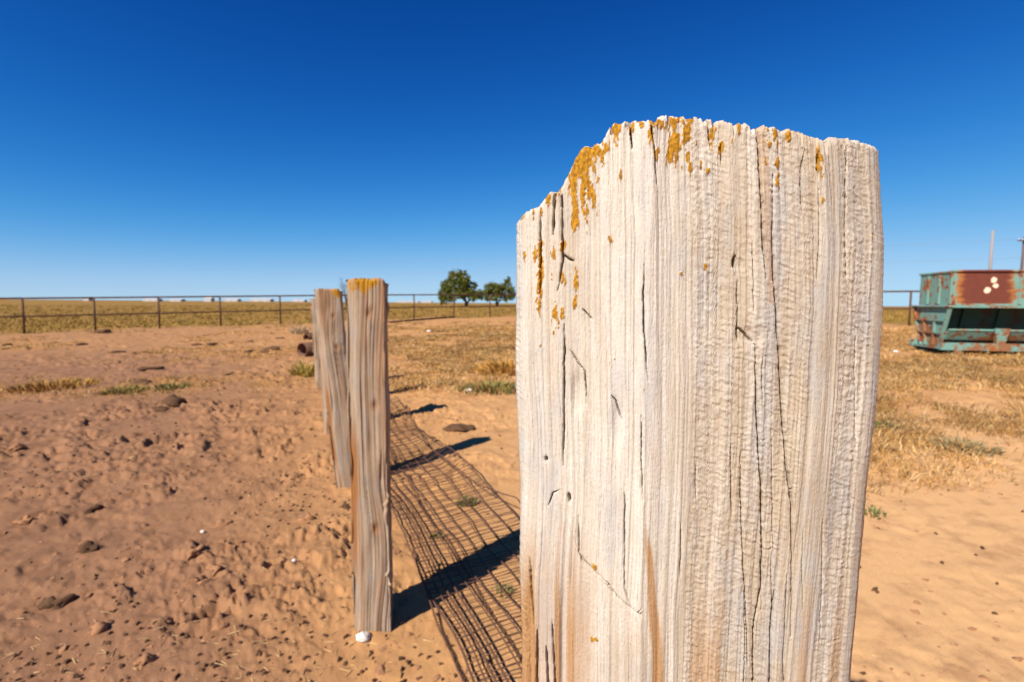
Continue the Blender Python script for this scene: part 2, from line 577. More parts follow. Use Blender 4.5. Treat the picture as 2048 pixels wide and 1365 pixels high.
# ------------------------------------------------------------------ wooden posts
def seg_dist(px, py, pts):
    """distance to a polyline and the position along it (0..1)"""
    best = np.full(px.shape, 1e9)
    pos = np.zeros(px.shape)
    pts = np.asarray(pts, float)
    seg = np.linalg.norm(np.diff(pts, axis=0), axis=1)
    cum = np.concatenate([[0], np.cumsum(seg)])
    for i in range(len(pts) - 1):
        a, b = pts[i], pts[i + 1]
        d = b - a
        L2 = (d * d).sum() + 1e-12
        t = np.clip(((px - a[0]) * d[0] + (py - a[1]) * d[1]) / L2, 0, 1)
        ds = np.hypot(px - a[0] - t * d[0], py - a[1] - t * d[1])
        k = ds < best
        best = np.where(k, ds, best)
        pos = np.where(k, (cum[i] + t * seg[i]) / cum[-1], pos)
    return best, pos


Y0 = 0.262                                                # the near post's broad face stands here


def face(px, py):
    """photograph -> (x, z) on the near post's broad face"""
    d = ray(px, py)
    k = Y0 / d[1]
    return d[0] * k, CAM_H + d[2] * k


def near_post():
    left = [face(*p) for p in ((1035, 430), (1035, 620), (1037, 800), (1045, 1000), (1042, 1180), (1046, 1365))]
    right = [face(*p) for p in ((1757, 290), (1767, 480), (1764, 620), (1751, 800), (1731, 980), (1713, 1180), (1696, 1360))]
    top_px = [(1030, 446), (1036, 440), (1045, 428), (1060, 418), (1075, 412), (1093, 391), (1100, 384), (1108, 386), (1113, 392), (1118, 378),
              (1128, 366), (1140, 345), (1150, 322), (1160, 305), (1172, 297), (1190, 292), (1207, 287), (1212, 272),
              (1222, 258), (1235, 247), (1256, 245), (1261, 252), (1265, 246), (1290, 242), (1308, 240), (1312, 248),
              (1318, 240), (1330, 233), (1350, 228), (1370, 229), (1385, 235), (1398, 231), (1412, 233), (1418, 244),
              (1424, 236), (1445, 241), (1470, 247), (1490, 247), (1506, 250), (1510, 264), (1518, 258), (1545, 256),
              (1560, 258), (1575, 261), (1588, 258), (1608, 263), (1625, 268), (1640, 276), (1655, 281), (1672, 282), (1690, 276),
              (1705, 279), (1722, 281), (1740, 285), (1755, 288), (1762, 296)]
    tp = np.array([face(*p) for p in top_px])
    lz = np.array(left)[::-1]; rz = np.array(right)[::-1]
    xl = lambda z: np.interp(z, lz[:, 1], lz[:, 0])
    xr = lambda z: np.interp(z, rz[:, 1], rz[:, 0])
    # cross-section, walked once round: front, right, back, left (a across, b depth behind the face)
    nf = 560
    a = np.concatenate([0.5 - 0.5 * np.cos(np.linspace(0, math.pi, 40))[:20] * 1.0, np.linspace(0, 1, 2)])[:0]
    s = np.linspace(0, 1, nf)
    a_f = s + 0.012 * np.sin(2 * math.pi * s) * -1.0
    bend = np.where(a_f < 0.37, (0.37 - a_f) * 0.184 * math.tan(R(15)), 0)
    bend = bend + 0.010 * sstep(0.80, 1.0, a_f) ** 1.5
    cl = np.clip((0.035 - a_f) / 0.035, 0, 1); cr = np.clip((a_f - 0.97) / 0.03, 0, 1)
    b_f = bend + 0.0075 * (1 - np.sqrt(1 - cl ** 2 * 0.999)) + 0.0075 * (1 - np.sqrt(1 - cr ** 2 * 0.999))
    nr = 44
    b_r = np.linspace(b_f[-1], 0.17, nr + 1)[1:]
    a_r = np.full(nr, 1.0) - 0.10 * np.linspace(0, 1, nr) ** 2
    nb = 50
    a_b = np.linspace(0.9, 0.08, nb + 1)[1:]
    b_b = np.full(nb, 0.17) + 0.006 * np.sin(np.linspace(0, math.pi, nb))
    nl = 60
    b_l = np.linspace(0.17, b_f[0], nl + 2)[1:-1]
    a_l = 0.08 * (1 - np.linspace(0, 1, nl)) ** 1.0 + 0.006
    aa = np.concatenate([a_f, a_r, a_b, a_l]); bb = np.concatenate([b_f, b_r, b_b, b_l])
    n = len(aa)
    w0 = 0.184
    X2, Y2 = aa * w0, bb
    tx = np.roll(X2, -1) - np.roll(X2, 1); ty = np.roll(Y2, -1) - np.roll(Y2, 1)
    ln = np.hypot(tx, ty) + 1e-9
    nx, ny = ty / ln, -tx / ln                            # outward
    u = np.concatenate([[0], np.cumsum(np.hypot(np.diff(X2), np.diff(Y2)))])
    # top heights round the loop
    z_any = 1.25
    xf = xl(z_any) + aa * (xr(z_any) - xl(z_any))
    ztop_f = np.interp(xf, tp[:, 0], tp[:, 1])
    ztop_f = CAM_H + (ztop_f - CAM_H) * (1 + np.where(np.arange(n) < nf, bb, bb[nf - 1] * aa) / Y0)
    fib = np.floor(u * 520 + 0.8 * vnoise(u * 200, 0 * u, 70))
    rough = (hash2(fib, 0 * fib, 71) - 0.5) * 0.0022 * (hash2(fib, 0 * fib + 3, 74) > .35) + (vnoise(u * 900, 0 * u, 72) - 0.5) * 0.0012
    rough = rough - 0.004 * (hash2(np.floor(u * 900), 0 * fib + 5, 75) > .965)
    depthf = np.clip((bb - 0.03) / 0.14, 0, 1)
    ztop = ztop_f + rough - depthf * (0.012 + 0.010 * vnoise(u * 60, 0 * u, 73))
    zc0 = 0.985
    rows_low = np.linspace(-0.12, zc0, 70)[:-1]
    nfine = 640
    T = np.concatenate([np.linspace(0, 1, nfine - 20)[:-1] * 0.985, np.linspace(0.985, 1, 21)])
    Zf = zc0 + T[:, None] * (ztop[None, :] - zc0)
    Z = np.vstack([np.repeat(rows_low[:, None], n, 1), Zf])
    U = np.repeat(u[None, :], len(Z), 0)
    AA = np.repeat(aa[None, :], len(Z), 0)
    XL, XR = xl(Z), xr(Z)
    X = XL + AA * (XR - XL)
    PER = 1 + np.repeat(np.where(np.arange(n) < nf, bb, bb[nf - 1] * AA[0])[None, :], len(Z), 0) / Y0
    X = X * PER
    Y = Y0 + np.repeat(bb[None, :], len(Z), 0)
    front = np.zeros(n, bool); front[:nf] = True
    # ---- relief
    up = U + 0.005 * (vnoise(0 * U, Z * 9, 1) - 0.5) + 0.0045 * (vnoise(U * 25, Z * 7, 2) - 0.5) + 0.0012 * (vnoise(U * 140, Z * 30, 22) - .5)
    h = 0.0012 * (vnoise(up * 75, Z * 1.5, 11) - 0.5)
    g = vnoise(up * 210, Z * 2.2, 12)
    h += 0.0010 * (g - 0.5)
    g3 = vnoise(up * 520, Z * 5, 13)
    h += 0.0006 * (g3 - 0.5)
    h += 0.0005 * (vnoise(up * 1100, Z * 14, 14) - 0.5)
    mask = sstep(0.42, 0.68, vnoise(up * 85, Z * 1.3, 15)) * sstep(0.2, 0.6, vnoise(up * 16 + 3, Z * 9, 16) + 0.2)
    mask = np.clip(mask + 0.22 + 0.9 * sstep(.88, .93, AA) * sstep(.3, .6, vnoise(up * 150, Z * 3, 24) + .2), 0, 1)
    rip = vnoise(up * 260 + 0.5 * vnoise(up * 90, Z * 200, 19), Z * 760 + up * 330 + 1.5 * vnoise(up * 200, Z * 90, 23), 17) * 0.65 + vnoise(up * 650, Z * 950, 18) * 0.35
    h += (0.0007 + 0.00035 * np.clip((AA - .3) / .2, 0, 1)) * (rip - 0.5) * mask * (1 - 0.6 * sstep(.955, .985, AA))
    h += 0.0030 * (vnoise(U * 14, Z * 8, 20) - 0.5)
    # ---- cracks traced on the face: (points, half width m, depth m)
    cr = [([(1512, 255), (1517, 333), (1522, 410), (1525, 496), (1531, 556)], .00085, .012),
          ([(1544, 350), (1544, 493), (1547, 558), (1553, 623), (1559, 691), (1564, 755), (1569, 829), (1576, 931), (1583, 985), (1586, 1010), (1586, 1206), (1584, 1275)], .00080, .011),
          ([(1510, 690), (1513, 770), (1517, 858), (1521, 943), (1525, 968), (1527, 1104), (1526, 1172), (1517, 1210), (1509, 1261), (1509, 1372)], .00085, .012),
          ([(1551, 1185), (1543, 1268), (1543, 1372)], .0009, .011),
          ([(1482, 905), (1486, 1104), (1492, 1206), (1497, 1330)], .0005, .006),
          ([(1462, 890), (1465, 1040)], .0004, .004),
          ([(1575, 1150), (1573, 1230), (1568, 1330), (1572, 1370)], .0005, .005),
          ([(1648, 1040), (1645, 1190), (1640, 1290)], .0004, .004),
          ([(1129, 650), (1129, 814), (1127, 930)], .0006, .008),
          ([(1110, 383), (1108, 420), (1107, 470)], .0008, .008),
          ([(1124, 392), (1126, 522), (1116, 582)], .0006, .007),
          ([(1081, 425), (1082, 520), (1081, 600)], .0005, .004),
          ([(1289, 530), (1286, 609), (1290, 697), (1296, 760)], .0005, .005),
          ([(1283, 830), (1282, 900), (1286, 1000)], .0004, .004),
          ([(1260, 244), (1264, 300)], .0006, .007),
          ([(1303, 255), (1308, 310), (1313, 370)], .0005, .006),
          ([(1418, 236), (1421, 300)], .0006, .006), ([(1441, 290), (1443, 330)], .0004, .004),
          ([(1140, 700), (1158, 726), (1170, 742), (1174, 808)], .00045, .0035),
          ([(1223, 790), (1232, 800), (1244, 842)], .00045, .004),
          ([(1128, 509), (1137, 518), (1149, 523)], .00045, .004),
          ([(1165, 618), (1176, 630), (1186, 640)], .0004, .003),
          ([(1158, 1030), (1158, 1104), (1164, 1121), (1191, 1142), (1218, 1166), (1235, 1190), (1262, 1214), (1275, 1222), (1283, 1212)], .0005, .003),
          ([(1250, 968), (1249, 1172), (1262, 1212)], .0004, .003),
          ([(1471, 512), (1469, 524), (1471, 538)], .0010, .009),
          ([(1476, 560), (1477, 640), (1476, 682)], .0005, .006),
          ([(1476, 652), (1477, 682)], .0009, .009),
          ([(1477, 655), (1492, 668), (1508, 688)], .0006, .005),
          ([(1093, 912), (1094, 922)], .0014, .005),
          ([(1098, 1010), (1106, 985), (1121, 978)], .0004, .003),
          ([(1138, 985), (1140, 1004)], .0008, .005),
          ([(1060, 1115), (1061, 1180), (1065, 1255)], .0010, .008),
          ([(1075, 1260), (1074, 1372)], .0010, .007), ([(1093, 1290), (1098, 1372)], .0008, .006),
          ([(1105, 1240), (1112, 1372)], .0006, .005), ([(1050, 1220), (1055, 1372)], .0006, .005),
          ([(1635, 380), (1638, 470), (1634, 560)], .0004, .004), ([(1606, 300), (1600, 360), (1603, 430)], .0004, .004),
          ([(1691, 280), (1690, 420), (1692, 560)], .0005, .004), ([(1632, 310), (1634, 360)], .0006, .006)]
    # extra hair cracks along the grain
    r2 = np.random.default_rng(5)
    for i in range(22):
        x0 = r2.uniform(1050, 1745); y0 = r2.uniform(250, 1250); L = r2.uniform(60, 260)
        if x0 < 1330: continue
        dr = r2.uniform(-4, 4)
        cr.append(([(x0, y0), (x0 + dr * .4 + r2.uniform(-2, 2), y0 + L * .4), (x0 + dr, y0 + L)], r2.uniform(.00025, .00042), r2.uniform(.0012, .0035)))
    fsl = slice(0, nf)
    wob = 0.0004 * (vnoise(Z[:, fsl] * 160, 0 * Z[:, fsl], 33) - 0.5) + 0.0002 * (vnoise(Z[:, fsl] * 500, 0 * Z[:, fsl], 34) - .5)
    PX, PZ = X[:, fsl] / PER[:, fsl], CAM_H + (Z[:, fsl] - CAM_H) / PER[:, fsl]
    for pts, wd, dp in cr:
        P = np.array([face(*p) for p in pts])
        lo, hi = P.min(0) - .008, P.max(0) + .008
        msk = (PX > lo[0]) & (PX < hi[0]) & (PZ > lo[1]) & (PZ < hi[1])
        if not msk.any(): continue
        ii = np.nonzero(msk)
        d, t = seg_dist(PX[ii] + wob[ii], PZ[ii], P)
        top_open = pts[0][1] < 300 or pts[0][1] == 383 or pts[0][1] == 392
        bot_open = pts[-1][1] > 1365
        tap = np.ones_like(t)
        if not bot_open: tap *= sstep(1.0, 0.75, t)
        if not top_open: tap *= sstep(0.0, 0.2, t)
        ww = 0.60 * wd * (0.45 + 0.55 * tap) * (0.75 + 0.6 * vnoise(PZ[ii] * 300, 0 * t, 88))
        h[ii] -= dp * (0.25 + 0.75 * tap) * np.exp(-(d / ww) ** 4)
        h[ii] -= 0.0003 * np.exp(-(d / (ww * 3.0)) ** 2)
    # flaked layer: proud above the slanting break on the left half
    ex, ez = face(1158, 1104)
    brk = np.array([face(*p) for p in ((1035, 960), (1100, 985), (1125, 1010), (1158, 1104), (1191, 1142), (1235, 1190), (1275, 1222))])
    zb = np.interp(PX, brk[:, 0], brk[:, 1])
    inside = (PX < brk[-1, 0] + 0.002)
    h[:, fsl] += np.where(inside, 0.0016 * (1 - sstep(face(1112, 1000)[0], face(1155, 1000)[0], PX) * (1 - sstep(-0.0008, 0.0010, PZ - zb))), 0.0016 * sstep(0.010, 0.0, PX - brk[-1, 0]))
    # knot dishes near (1150,780) and (1235,830) and the ledge at (1510,695)
    for cx, cy, rx, rz_, dp in ((1158, 785, 14, 42, .0022), (1235, 850, 12, 50, .0014), (1498, 674, 26, 18, .0014), (1482, 530, 10, 12, .0008), (1460, 560, 40, 120, .0016)):
        x_, z_ = face(cx, cy)
        k = Y0 / 1024
        h[:, fsl] -= dp * np.exp(-(((PX - x_) / (rx * k)) ** 2 + ((PZ - z_) / (rz_ * k)) ** 2) ** 1.5)
    # splintered brown corner low on the left
    x_, z_ = face(1085, 1365)
    spl = np.exp(-((PX - x_) / 0.014) ** 2) * sstep(face(1085, 1120)[1], face(1085, 1250)[1], PZ)
    h[:, fsl] -= spl * 0.004 * sstep(0.3, 0.8, vnoise(up[:, fsl] * 190, PZ * 6, 91))
    # rounded, fretted top edge
    dt = np.clip(ztop[None, :] - Z, 0, None)
    h -= 0.0018 * np.clip(1 - dt / 0.003, 0, 1) ** 2.2 * (0.6 + 0.8 * vnoise(up * 260, Z * 3, 95))
    Xd = X + nx[None, :] * h
    Yd = Y + ny[None, :] * h
    # ---- colour layers
    tone = 0.30 + 0.5 * (vnoise(up * 60, Z * 2.5, 40) - 0.5) + 0.5 * (vnoise(up * 300, Z * 12, 41) - 0.5) + 0.35 * (0.5 - g) + 0.35 * (fbm(U * 120, Z * 60, 3, 48) - .5) + 0.5 * (0.5 - rip) * mask + 0.5 * (vnoise(U * 30, Z * 22, 47) - .5)
    fr_t = np.clip((AA - 0.30) / 0.25, 0, 1)
    tone += np.where(front[None, :], 0.34 * fr_t - 0.26 * (1 - fr_t), 0.3)
    tone += 0.16 * sstep(1.16, 1.03, Z)
    rings = sstep(0.60, 0.8, vnoise(up * 330, Z * 2, 43))
    tone += 0.12 * rings
    lich = np.zeros_like(Z)
    LZ = [(1165, 335, 20, 42, 1.0), (1190, 315, 18, 30, .9), (1175, 385, 14, 45, .95), (1148, 360, 12, 35, .9), (1150, 430, 8, 28, 1), (1185, 420, 9, 40, .7),
          (1235, 268, 6, 22, .8), (1265, 258, 6, 10, .8), (1345, 300, 10, 26, 1.1), (1352, 325, 7, 16, .9), (1312, 310, 5, 14, .9), (1345, 245, 30, 9, .9),
          (1325, 258, 12, 12, .8), (1372, 262, 6, 25, .9), (1385, 240, 8, 8, .7), (1427, 262, 6, 24, 1.1), (1441, 302, 6, 18, 1.1), (1472, 258, 4, 10, .8),
          (1549, 270, 6, 14, .9), (1518, 275, 9, 16, .55), (1551, 325, 5, 8, .7), (1588, 265, 5, 8, .7), (1636, 330, 8, 28, .38), (1640, 405, 4, 18, .35),
          (1096, 398, 6, 9, .9), (1068, 425, 5, 8, .7), (1081, 520, 4, 60, .75), (1080, 590, 5, 40, .85), (1082, 690, 5, 14, .7), (1109, 515, 5, 16, .9),
          (1124, 500, 6, 18, .9), (1124, 555, 6, 14, .8), (1153, 560, 5, 25, .85), (1150, 605, 5, 14, .9), (1113, 630, 6, 32, .9), (1125, 632, 5, 16, .8),
          (1218, 483, 5, 8, .7), (1360, 548, 4, 8, .8), (1240, 565, 4, 10, .6), (1222, 650, 4, 8, .6), (1224, 720, 5, 12, .5), (1052, 508, 4, 10, .7),
          (1288, 778, 4, 8, .6), (1191, 1278, 6, 6, .9), (1190, 1130, 5, 8, .7), (1748, 470, 6, 14, .45), (1303, 285, 5, 20, .7), (1210, 300, 8, 14, .7)]
    r3 = np.random.default_rng(12)
    for i in range(70):                                   # crumbs of lichen thinning out downwards from the top edge
        cx = r3.choice([1180, 1340, 1230, 1420, 1110, 1540]) + r3.normal(0, 45)
        ty_ = np.interp(cx, [p_[0] for p_ in top_px], [p_[1] for p_ in top_px])
        LZ.append((cx, ty_ + r3.exponential(38), r3.uniform(1.5, 4), r3.uniform(3, 12), r3.uniform(.6, .95)))
    k = Y0 / 1024
    for cx, cy, rx, ry, s_ in LZ:
        x_, z_ = face(cx, cy)
        e = ((PX - x_) / (rx * k)) ** 2 + ((PZ - z_) / (ry * k)) ** 2
        sel = e < 9
        lich[:, fsl][sel] = np.maximum(lich[:, fsl][sel], s_ * np.exp(-e[sel] * 0.55))
    ln_ = 0.6 * vnoise(up * 520, Z * 190, 61) + 0.4 * vnoise(up * 1300, Z * 700, 62)
    lich = sstep(0.44, 0.55, lich * 0.92 + (ln_ - 0.5) * 1.25 + (vnoise(up * 420, Z * 28, 67) - .5) * 0.45 - 0.03) * (lich > 0.12)
    hl = lich * (0.0001 + 0.0005 * vnoise(U * 700, Z * 700, 68))
    Xd += nx[None, :] * hl; Yd += ny[None, :] * hl
    brown = np.zeros_like(Z)
    d, t = seg_dist(PX, PZ, np.array([face(*p) for p in ((1288, 1020), (1296, 1100), (1303, 1200), (1312, 1290), (1316, 1380))]))
    bw = (0.0006 + 0.0032 * t)
    bn = vnoise(up[:, fsl] * 380, PZ * 20, 63)
    brown[:, fsl] = np.maximum(brown[:, fsl], 0.85 * sstep(1.3, 0.5, d / bw + (bn - .5) * 0.9) * sstep(0, 0.25, t))
    b2 = np.exp(-((PX - face(1085, 1330)[0]) / 0.019) ** 2) * sstep(face(1085, 1010)[1], face(1085, 1290)[1], PZ)
    brown[:, fsl] = np.maximum(brown[:, fsl], np.clip(b2 * (0.35 + 1.2 * sstep(0.35, 0.75, vnoise(up[:, fsl] * 260, PZ * 7, 64))), 0, .9))
    b3 = sstep(1.06, 1.0, PZ) * sstep(0.6, 0.8, vnoise(up[:, fsl] * 120, PZ * 4, 65)) * 0.5
    brown[:, fsl] = np.maximum(brown[:, fsl], b3)
    edge_r = sstep(0.985, 0.999, AA[:, fsl]) * sstep(1.14, 1.08, PZ) * 0.6
    brown[:, fsl] = np.maximum(brown[:, fsl], edge_r)
    # brown strip between the two long cracks at the top
    d, t = seg_dist(PX, PZ, np.array([face(*p) for p in ((1520, 262), (1530, 380), (1537, 500), (1546, 600))]))
    brown[:, fsl] = np.maximum(brown[:, fsl], 0.38 * sstep(0.0030, 0.0016, d))
    wood = np.stack([lich, np.clip(brown, 0, 1), np.clip(tone, 0, 1)], -1).reshape(-1, 3)
    rows = len(Z)
    V = [np.stack([Xd, Yd, Z], -1).reshape(-1, 3)]
    idx = np.arange(rows * n).reshape(rows, n)
    nxt = np.roll(idx, -1, 1)
    q = [np.stack([idx[:-1], nxt[:-1], nxt[1:], idx[1:]], -1).reshape(-1, 4)]
    # end grain on top
    J = 22
    cxy = np.array([Xd[-1].mean(), Yd[-1].mean()])
    zc = ztop.mean() - 0.004
    prev = idx[-1]
    base = rows * n
    wcap = []
    for j in range(1, J + 1):
        f = 1 - j / J * 0.985
        xx = cxy[0] + (Xd[-1] - cxy[0]) * f; yy = cxy[1] + (Yd[-1] - cxy[1]) * f
        zz = zc + (Z[-1] - zc) * (0.35 * f + 0.65 * f ** 0.6) - 0.004 * (1 - f)
        zz = zz + (fbm(xx * 250, yy * 250, 3, 77) - 0.5) * 0.006 * min(1, j / 2)
        zz = np.minimum(zz, Z[-1] + 0.0006 * j) if j < 5 else zz
        V.append(np.stack([xx, yy, zz], -1))
        cur = base + np.arange(n); base += n
        q.append(np.stack([prev, np.roll(prev, -1), np.roll(cur, -1), cur], -1))
        prev = cur
        wcap.append(np.stack([0.5 * sstep(.5, .65, vnoise(xx * 120, yy * 120, 66)), 0.2 + 0 * xx, 0.6 + 0 * xx], -1))
    me = np_mesh('fence_post', np.vstack(V), np.vstack(q))
    set_col(me, 'wood', np.vstack([wood] + wcap))
    o = link('fence_post', me, M_NEAR)
    tag(o, 'huge pale cracked wooden post filling the foreground with orange lichen on its top', 'fence post', 'wooden posts standing in a row')
    return o


near_post()


def far_post(loc, height, wd, dp, rz, lean, seed, label, lichen, stain):
    """a weathered sawn post; lean = sideways shift of the top (x, y)"""
    nf, ns = 90, 34
    def rnd(n, w):                                        # a side with softened ends
        s = np.linspace(-1, 1, n)
        return s * w / 2, np.abs(s) ** 14 * 0.006
    xf, bf = rnd(nf, wd); xs, bs = rnd(ns, dp)
    px = np.concatenate([xf, wd / 2 - bs[1:-1], xf[::-1], -wd / 2 + bs[1:-1]])
    py = np.concatenate([-dp / 2 + bf, xs[1:-1], dp / 2 - bf, xs[::-1][1:-1]])
    # chamfered left arris
    chf = np.clip((-(px) - (wd / 2 - 0.030)) / 0.030, 0, 1) * (py < 0)
    py = py + chf * 0.026
    n = len(px)
    tx = np.roll(px, -1) - np.roll(px, 1); ty = np.roll(py, -1) - np.roll(py, 1)
    ln = np.hypot(tx, ty) + 1e-9
    nx, ny = ty / ln, -tx / ln
    u = np.concatenate([[0], np.cumsum(np.hypot(np.diff(px), np.diff(py)))])
    ztop = height + (vnoise(u * 60, 0 * u, seed + 1) - 0.5) * 0.012 + (vnoise(u * 240, 0 * u, seed + 2) - 0.5) * 0.005 - 0.03 * np.clip((np.abs(px) / (wd / 2) - .88) / .12, 0, 1) ** 2 * .4
    T = np.concatenate([np.linspace(-0.12, 0.99, 330), np.linspace(0.991, 1.0, 10)])
    Z = T[:, None] * ztop[None, :]
    U = np.repeat(u[None, :], len(T), 0) + seed * 3.1
    up = U + 0.030 * (vnoise(U * 9, Z * 3.2, seed + 3) - 0.5) + 0.008 * (vnoise(0 * U, Z * 7, seed + 4) - .5)
    h = 0.010 * (vnoise(U * 12, Z * 4, seed + 5) - .5) + 0.006 * (vnoise(U * 30, Z * 11, seed + 25) - .5) + 0.0055 * (vnoise(up * 60, Z * 1.3, seed + 6) - .5)
    g = vnoise(up * 170, Z * 2.4, seed + 7)
    h += 0.0035 * (g - .5) + 0.0018 * (vnoise(up * 420, Z * 7, seed + 8) - .5)
    ck = vnoise(up * 75, Z * 0.9, seed + 9)
    h -= 0.013 * np.exp(-((ck - 0.5) / 0.045) ** 2) * sstep(0.45, 0.7, vnoise(up * 11, Z * 2.3, seed + 10))
    PX = np.repeat(px[None, :], len(T), 0)
    # knots
    r2 = np.random.default_rng(seed)
    knot = np.zeros_like(Z)
    for i in range(3):
        kx, kz = r2.uniform(-.4, .4) * wd, r2.uniform(.25, .92) * height
        e = ((PX - kx) / 0.02) ** 2 + ((Z - kz) / 0.032) ** 2
        fr = (py < -dp / 2 + 0.03)[None, :]
        h += fr * (0.005 * np.exp(-e * 0.5) - 0.007 * np.exp(-e * 3))
        knot = np.maximum(knot, fr * np.exp(-e * 1.4))
    arr = np.abs(PX) > wd * .44
    h -= arr * 0.0015 * sstep(.62, .85, vnoise(Z * 9 + (PX > 0) * 9.7, 0 * Z, seed + 26))
    dt = np.clip(ztop[None, :] - Z, 0, None)
    h -= 0.006 * np.clip(1 - dt / 0.010, 0, 1) ** 2
    tt = np.clip(Z / height, 0, 1.1)
    bow = 0.006 * np.sin(tt * 3.0 + seed)
    X = px[None, :] * (1 + 0.05 * (vnoise(0 * Z, Z * 2.5, seed + 11) - .5)) + nx[None, :] * h + lean[0] * tt + bow
    Y = py[None, :] + ny[None, :] * h + lean[1] * tt
    tone = 0.42 + 0.8 * (vnoise(up * 55, Z * 1.5, seed + 12) - .5) + 0.7 * (vnoise(up * 240, Z * 3, seed + 13) - .5) + 0.3 * sstep(0.6, 0.2, tt) * 0
    ln_ = 0.6 * vnoise(up * 110, Z * 35, seed + 14) + 0.4 * vnoise(up * 330, Z * 120, seed + 15)
    lx, lw, ll = lichen
    lm = np.exp(-((PX - lx * wd) / (lw * wd)) ** 2) * sstep(ll, 0.0, dt)
    lich = sstep(0.45, 0.6, lm + (ln_ - .5) * 0.9) * (py < 0)[None, :]
    sx, sz0, sz1 = stain
    bn = vnoise(up * 90, Z * 3, seed + 16)
    brown = sstep(1.2, 0.5, np.abs(PX - sx * wd) / 0.016 + (bn - .5) * 1.2) * sstep(sz1 + .05, sz1 - .1, tt) * sstep(sz0 - .05, sz0 + .1, tt) * (py < 0)[None, :]
    brown = np.maximum(brown * 0.95, 0.65 * knot)
    brown = np.maximum(brown, 0.45 * sstep(.66, .85, vnoise(up * 40, Z * 1.7, seed + 17)))
    wood = [np.stack([lich, np.clip(brown, 0, 1), np.clip(tone, 0, 1)], -1).reshape(-1, 3)]
    V = [np.stack([X, Y, Z], -1).reshape(-1, 3)]
    rows = len(T)
    idx = np.arange(rows * n).reshape(rows, n)
    nxt = np.roll(idx, -1, 1)
    q = [np.stack([idx[:-1], nxt[:-1], nxt[1:], idx[1:]], -1).reshape(-1, 4)]
    prev = idx[-1]; base = rows * n
    c = np.array([X[-1].mean(), Y[-1].mean()])
    for j in range(1, 11):
        f = 1 - j / 10 * 0.98
        xx = c[0] + (X[-1] - c[0]) * f; yy = c[1] + (Y[-1] - c[1]) * f
        zz = Z[-1] * f + Z[-1].mean() * (1 - f) + 0.003 * (1 - f) + (vnoise(xx * 150, yy * 150, seed) - .5) * 0.008
        V.append(np.stack([xx, yy, zz], -1))
        cur = base + np.arange(n); base += n
        q.append(np.stack([prev, np.roll(prev, -1), np.roll(cur, -1), cur], -1))
        prev = cur
        wood.append(np.stack([sstep(.5, .62, vnoise(xx * 40, yy * 40, 3)), 0.25 + 0 * xx, 0.5 + 0 * xx], -1))
    me = np_mesh('fence_post', np.vstack(V), np.vstack(q))
    set_col(me, 'wood', np.vstack(wood))
    o = link('fence_post', me, M_POST)
    o.location = loc
    o.rotation_euler = (0, 0, rz)
    tag(o, label, 'fence post', 'wooden posts standing in a row')
    return o


def gp(x, y, dz=0.0):
    return Vector((x, y, float(base_z(np.array([x]), np.array([y]))[0]) + dz))


def foot(x, y):
    return Vector((x, y, float(ground_z(x, y))))


far_post(foot(-0.503, 1.805), 1.268, 0.126, 0.125, R(9), (0.0, 0.0), 21,
         'grey-brown square post with orange lichen cap, white stone at its foot, second in the row', (-0.06, 0.46, 0.09), (-0.44, 0.16, 0.62))
far_post(foot(-1.045, 3.22), 1.262, 0.150, 0.105, R(14), (-0.10, 0.02), 40,
         'leaning grey-brown post just behind and left of the lichen-capped post, third in the row', (0.36, 0.22, 0.09), (-0.42, 0.1, 0.55))
far_post(foot(-1.61, 4.56), 1.235, 0.15, 0.14, R(14), (-0.055, 0.0), 57,
         'post showing only its lit left edge behind the leaning post, fourth in the row', (0.2, 0.25, 0.07), (-0.3, 0.0, 0.1))
far_post(foot(-2.08, 5.85), 1.22, 0.145, 0.14, R(14), (0.0, 0.0), 63,
         'hidden fifth post in the row, seen mostly by its shadow on the dirt', (0.2, 0.25, 0.07), (-0.3, 0.0, 0.1))
far_post(foot(-2.56, 6.85), 1.215, 0.15, 0.14, R(15), (-0.04, 0.0), 75,
         'farthest wooden post, a thin pinkish sliver at the left edge of the row', (0.2, 0.25, 0.07), (-0.3, 0.0, 0.1))

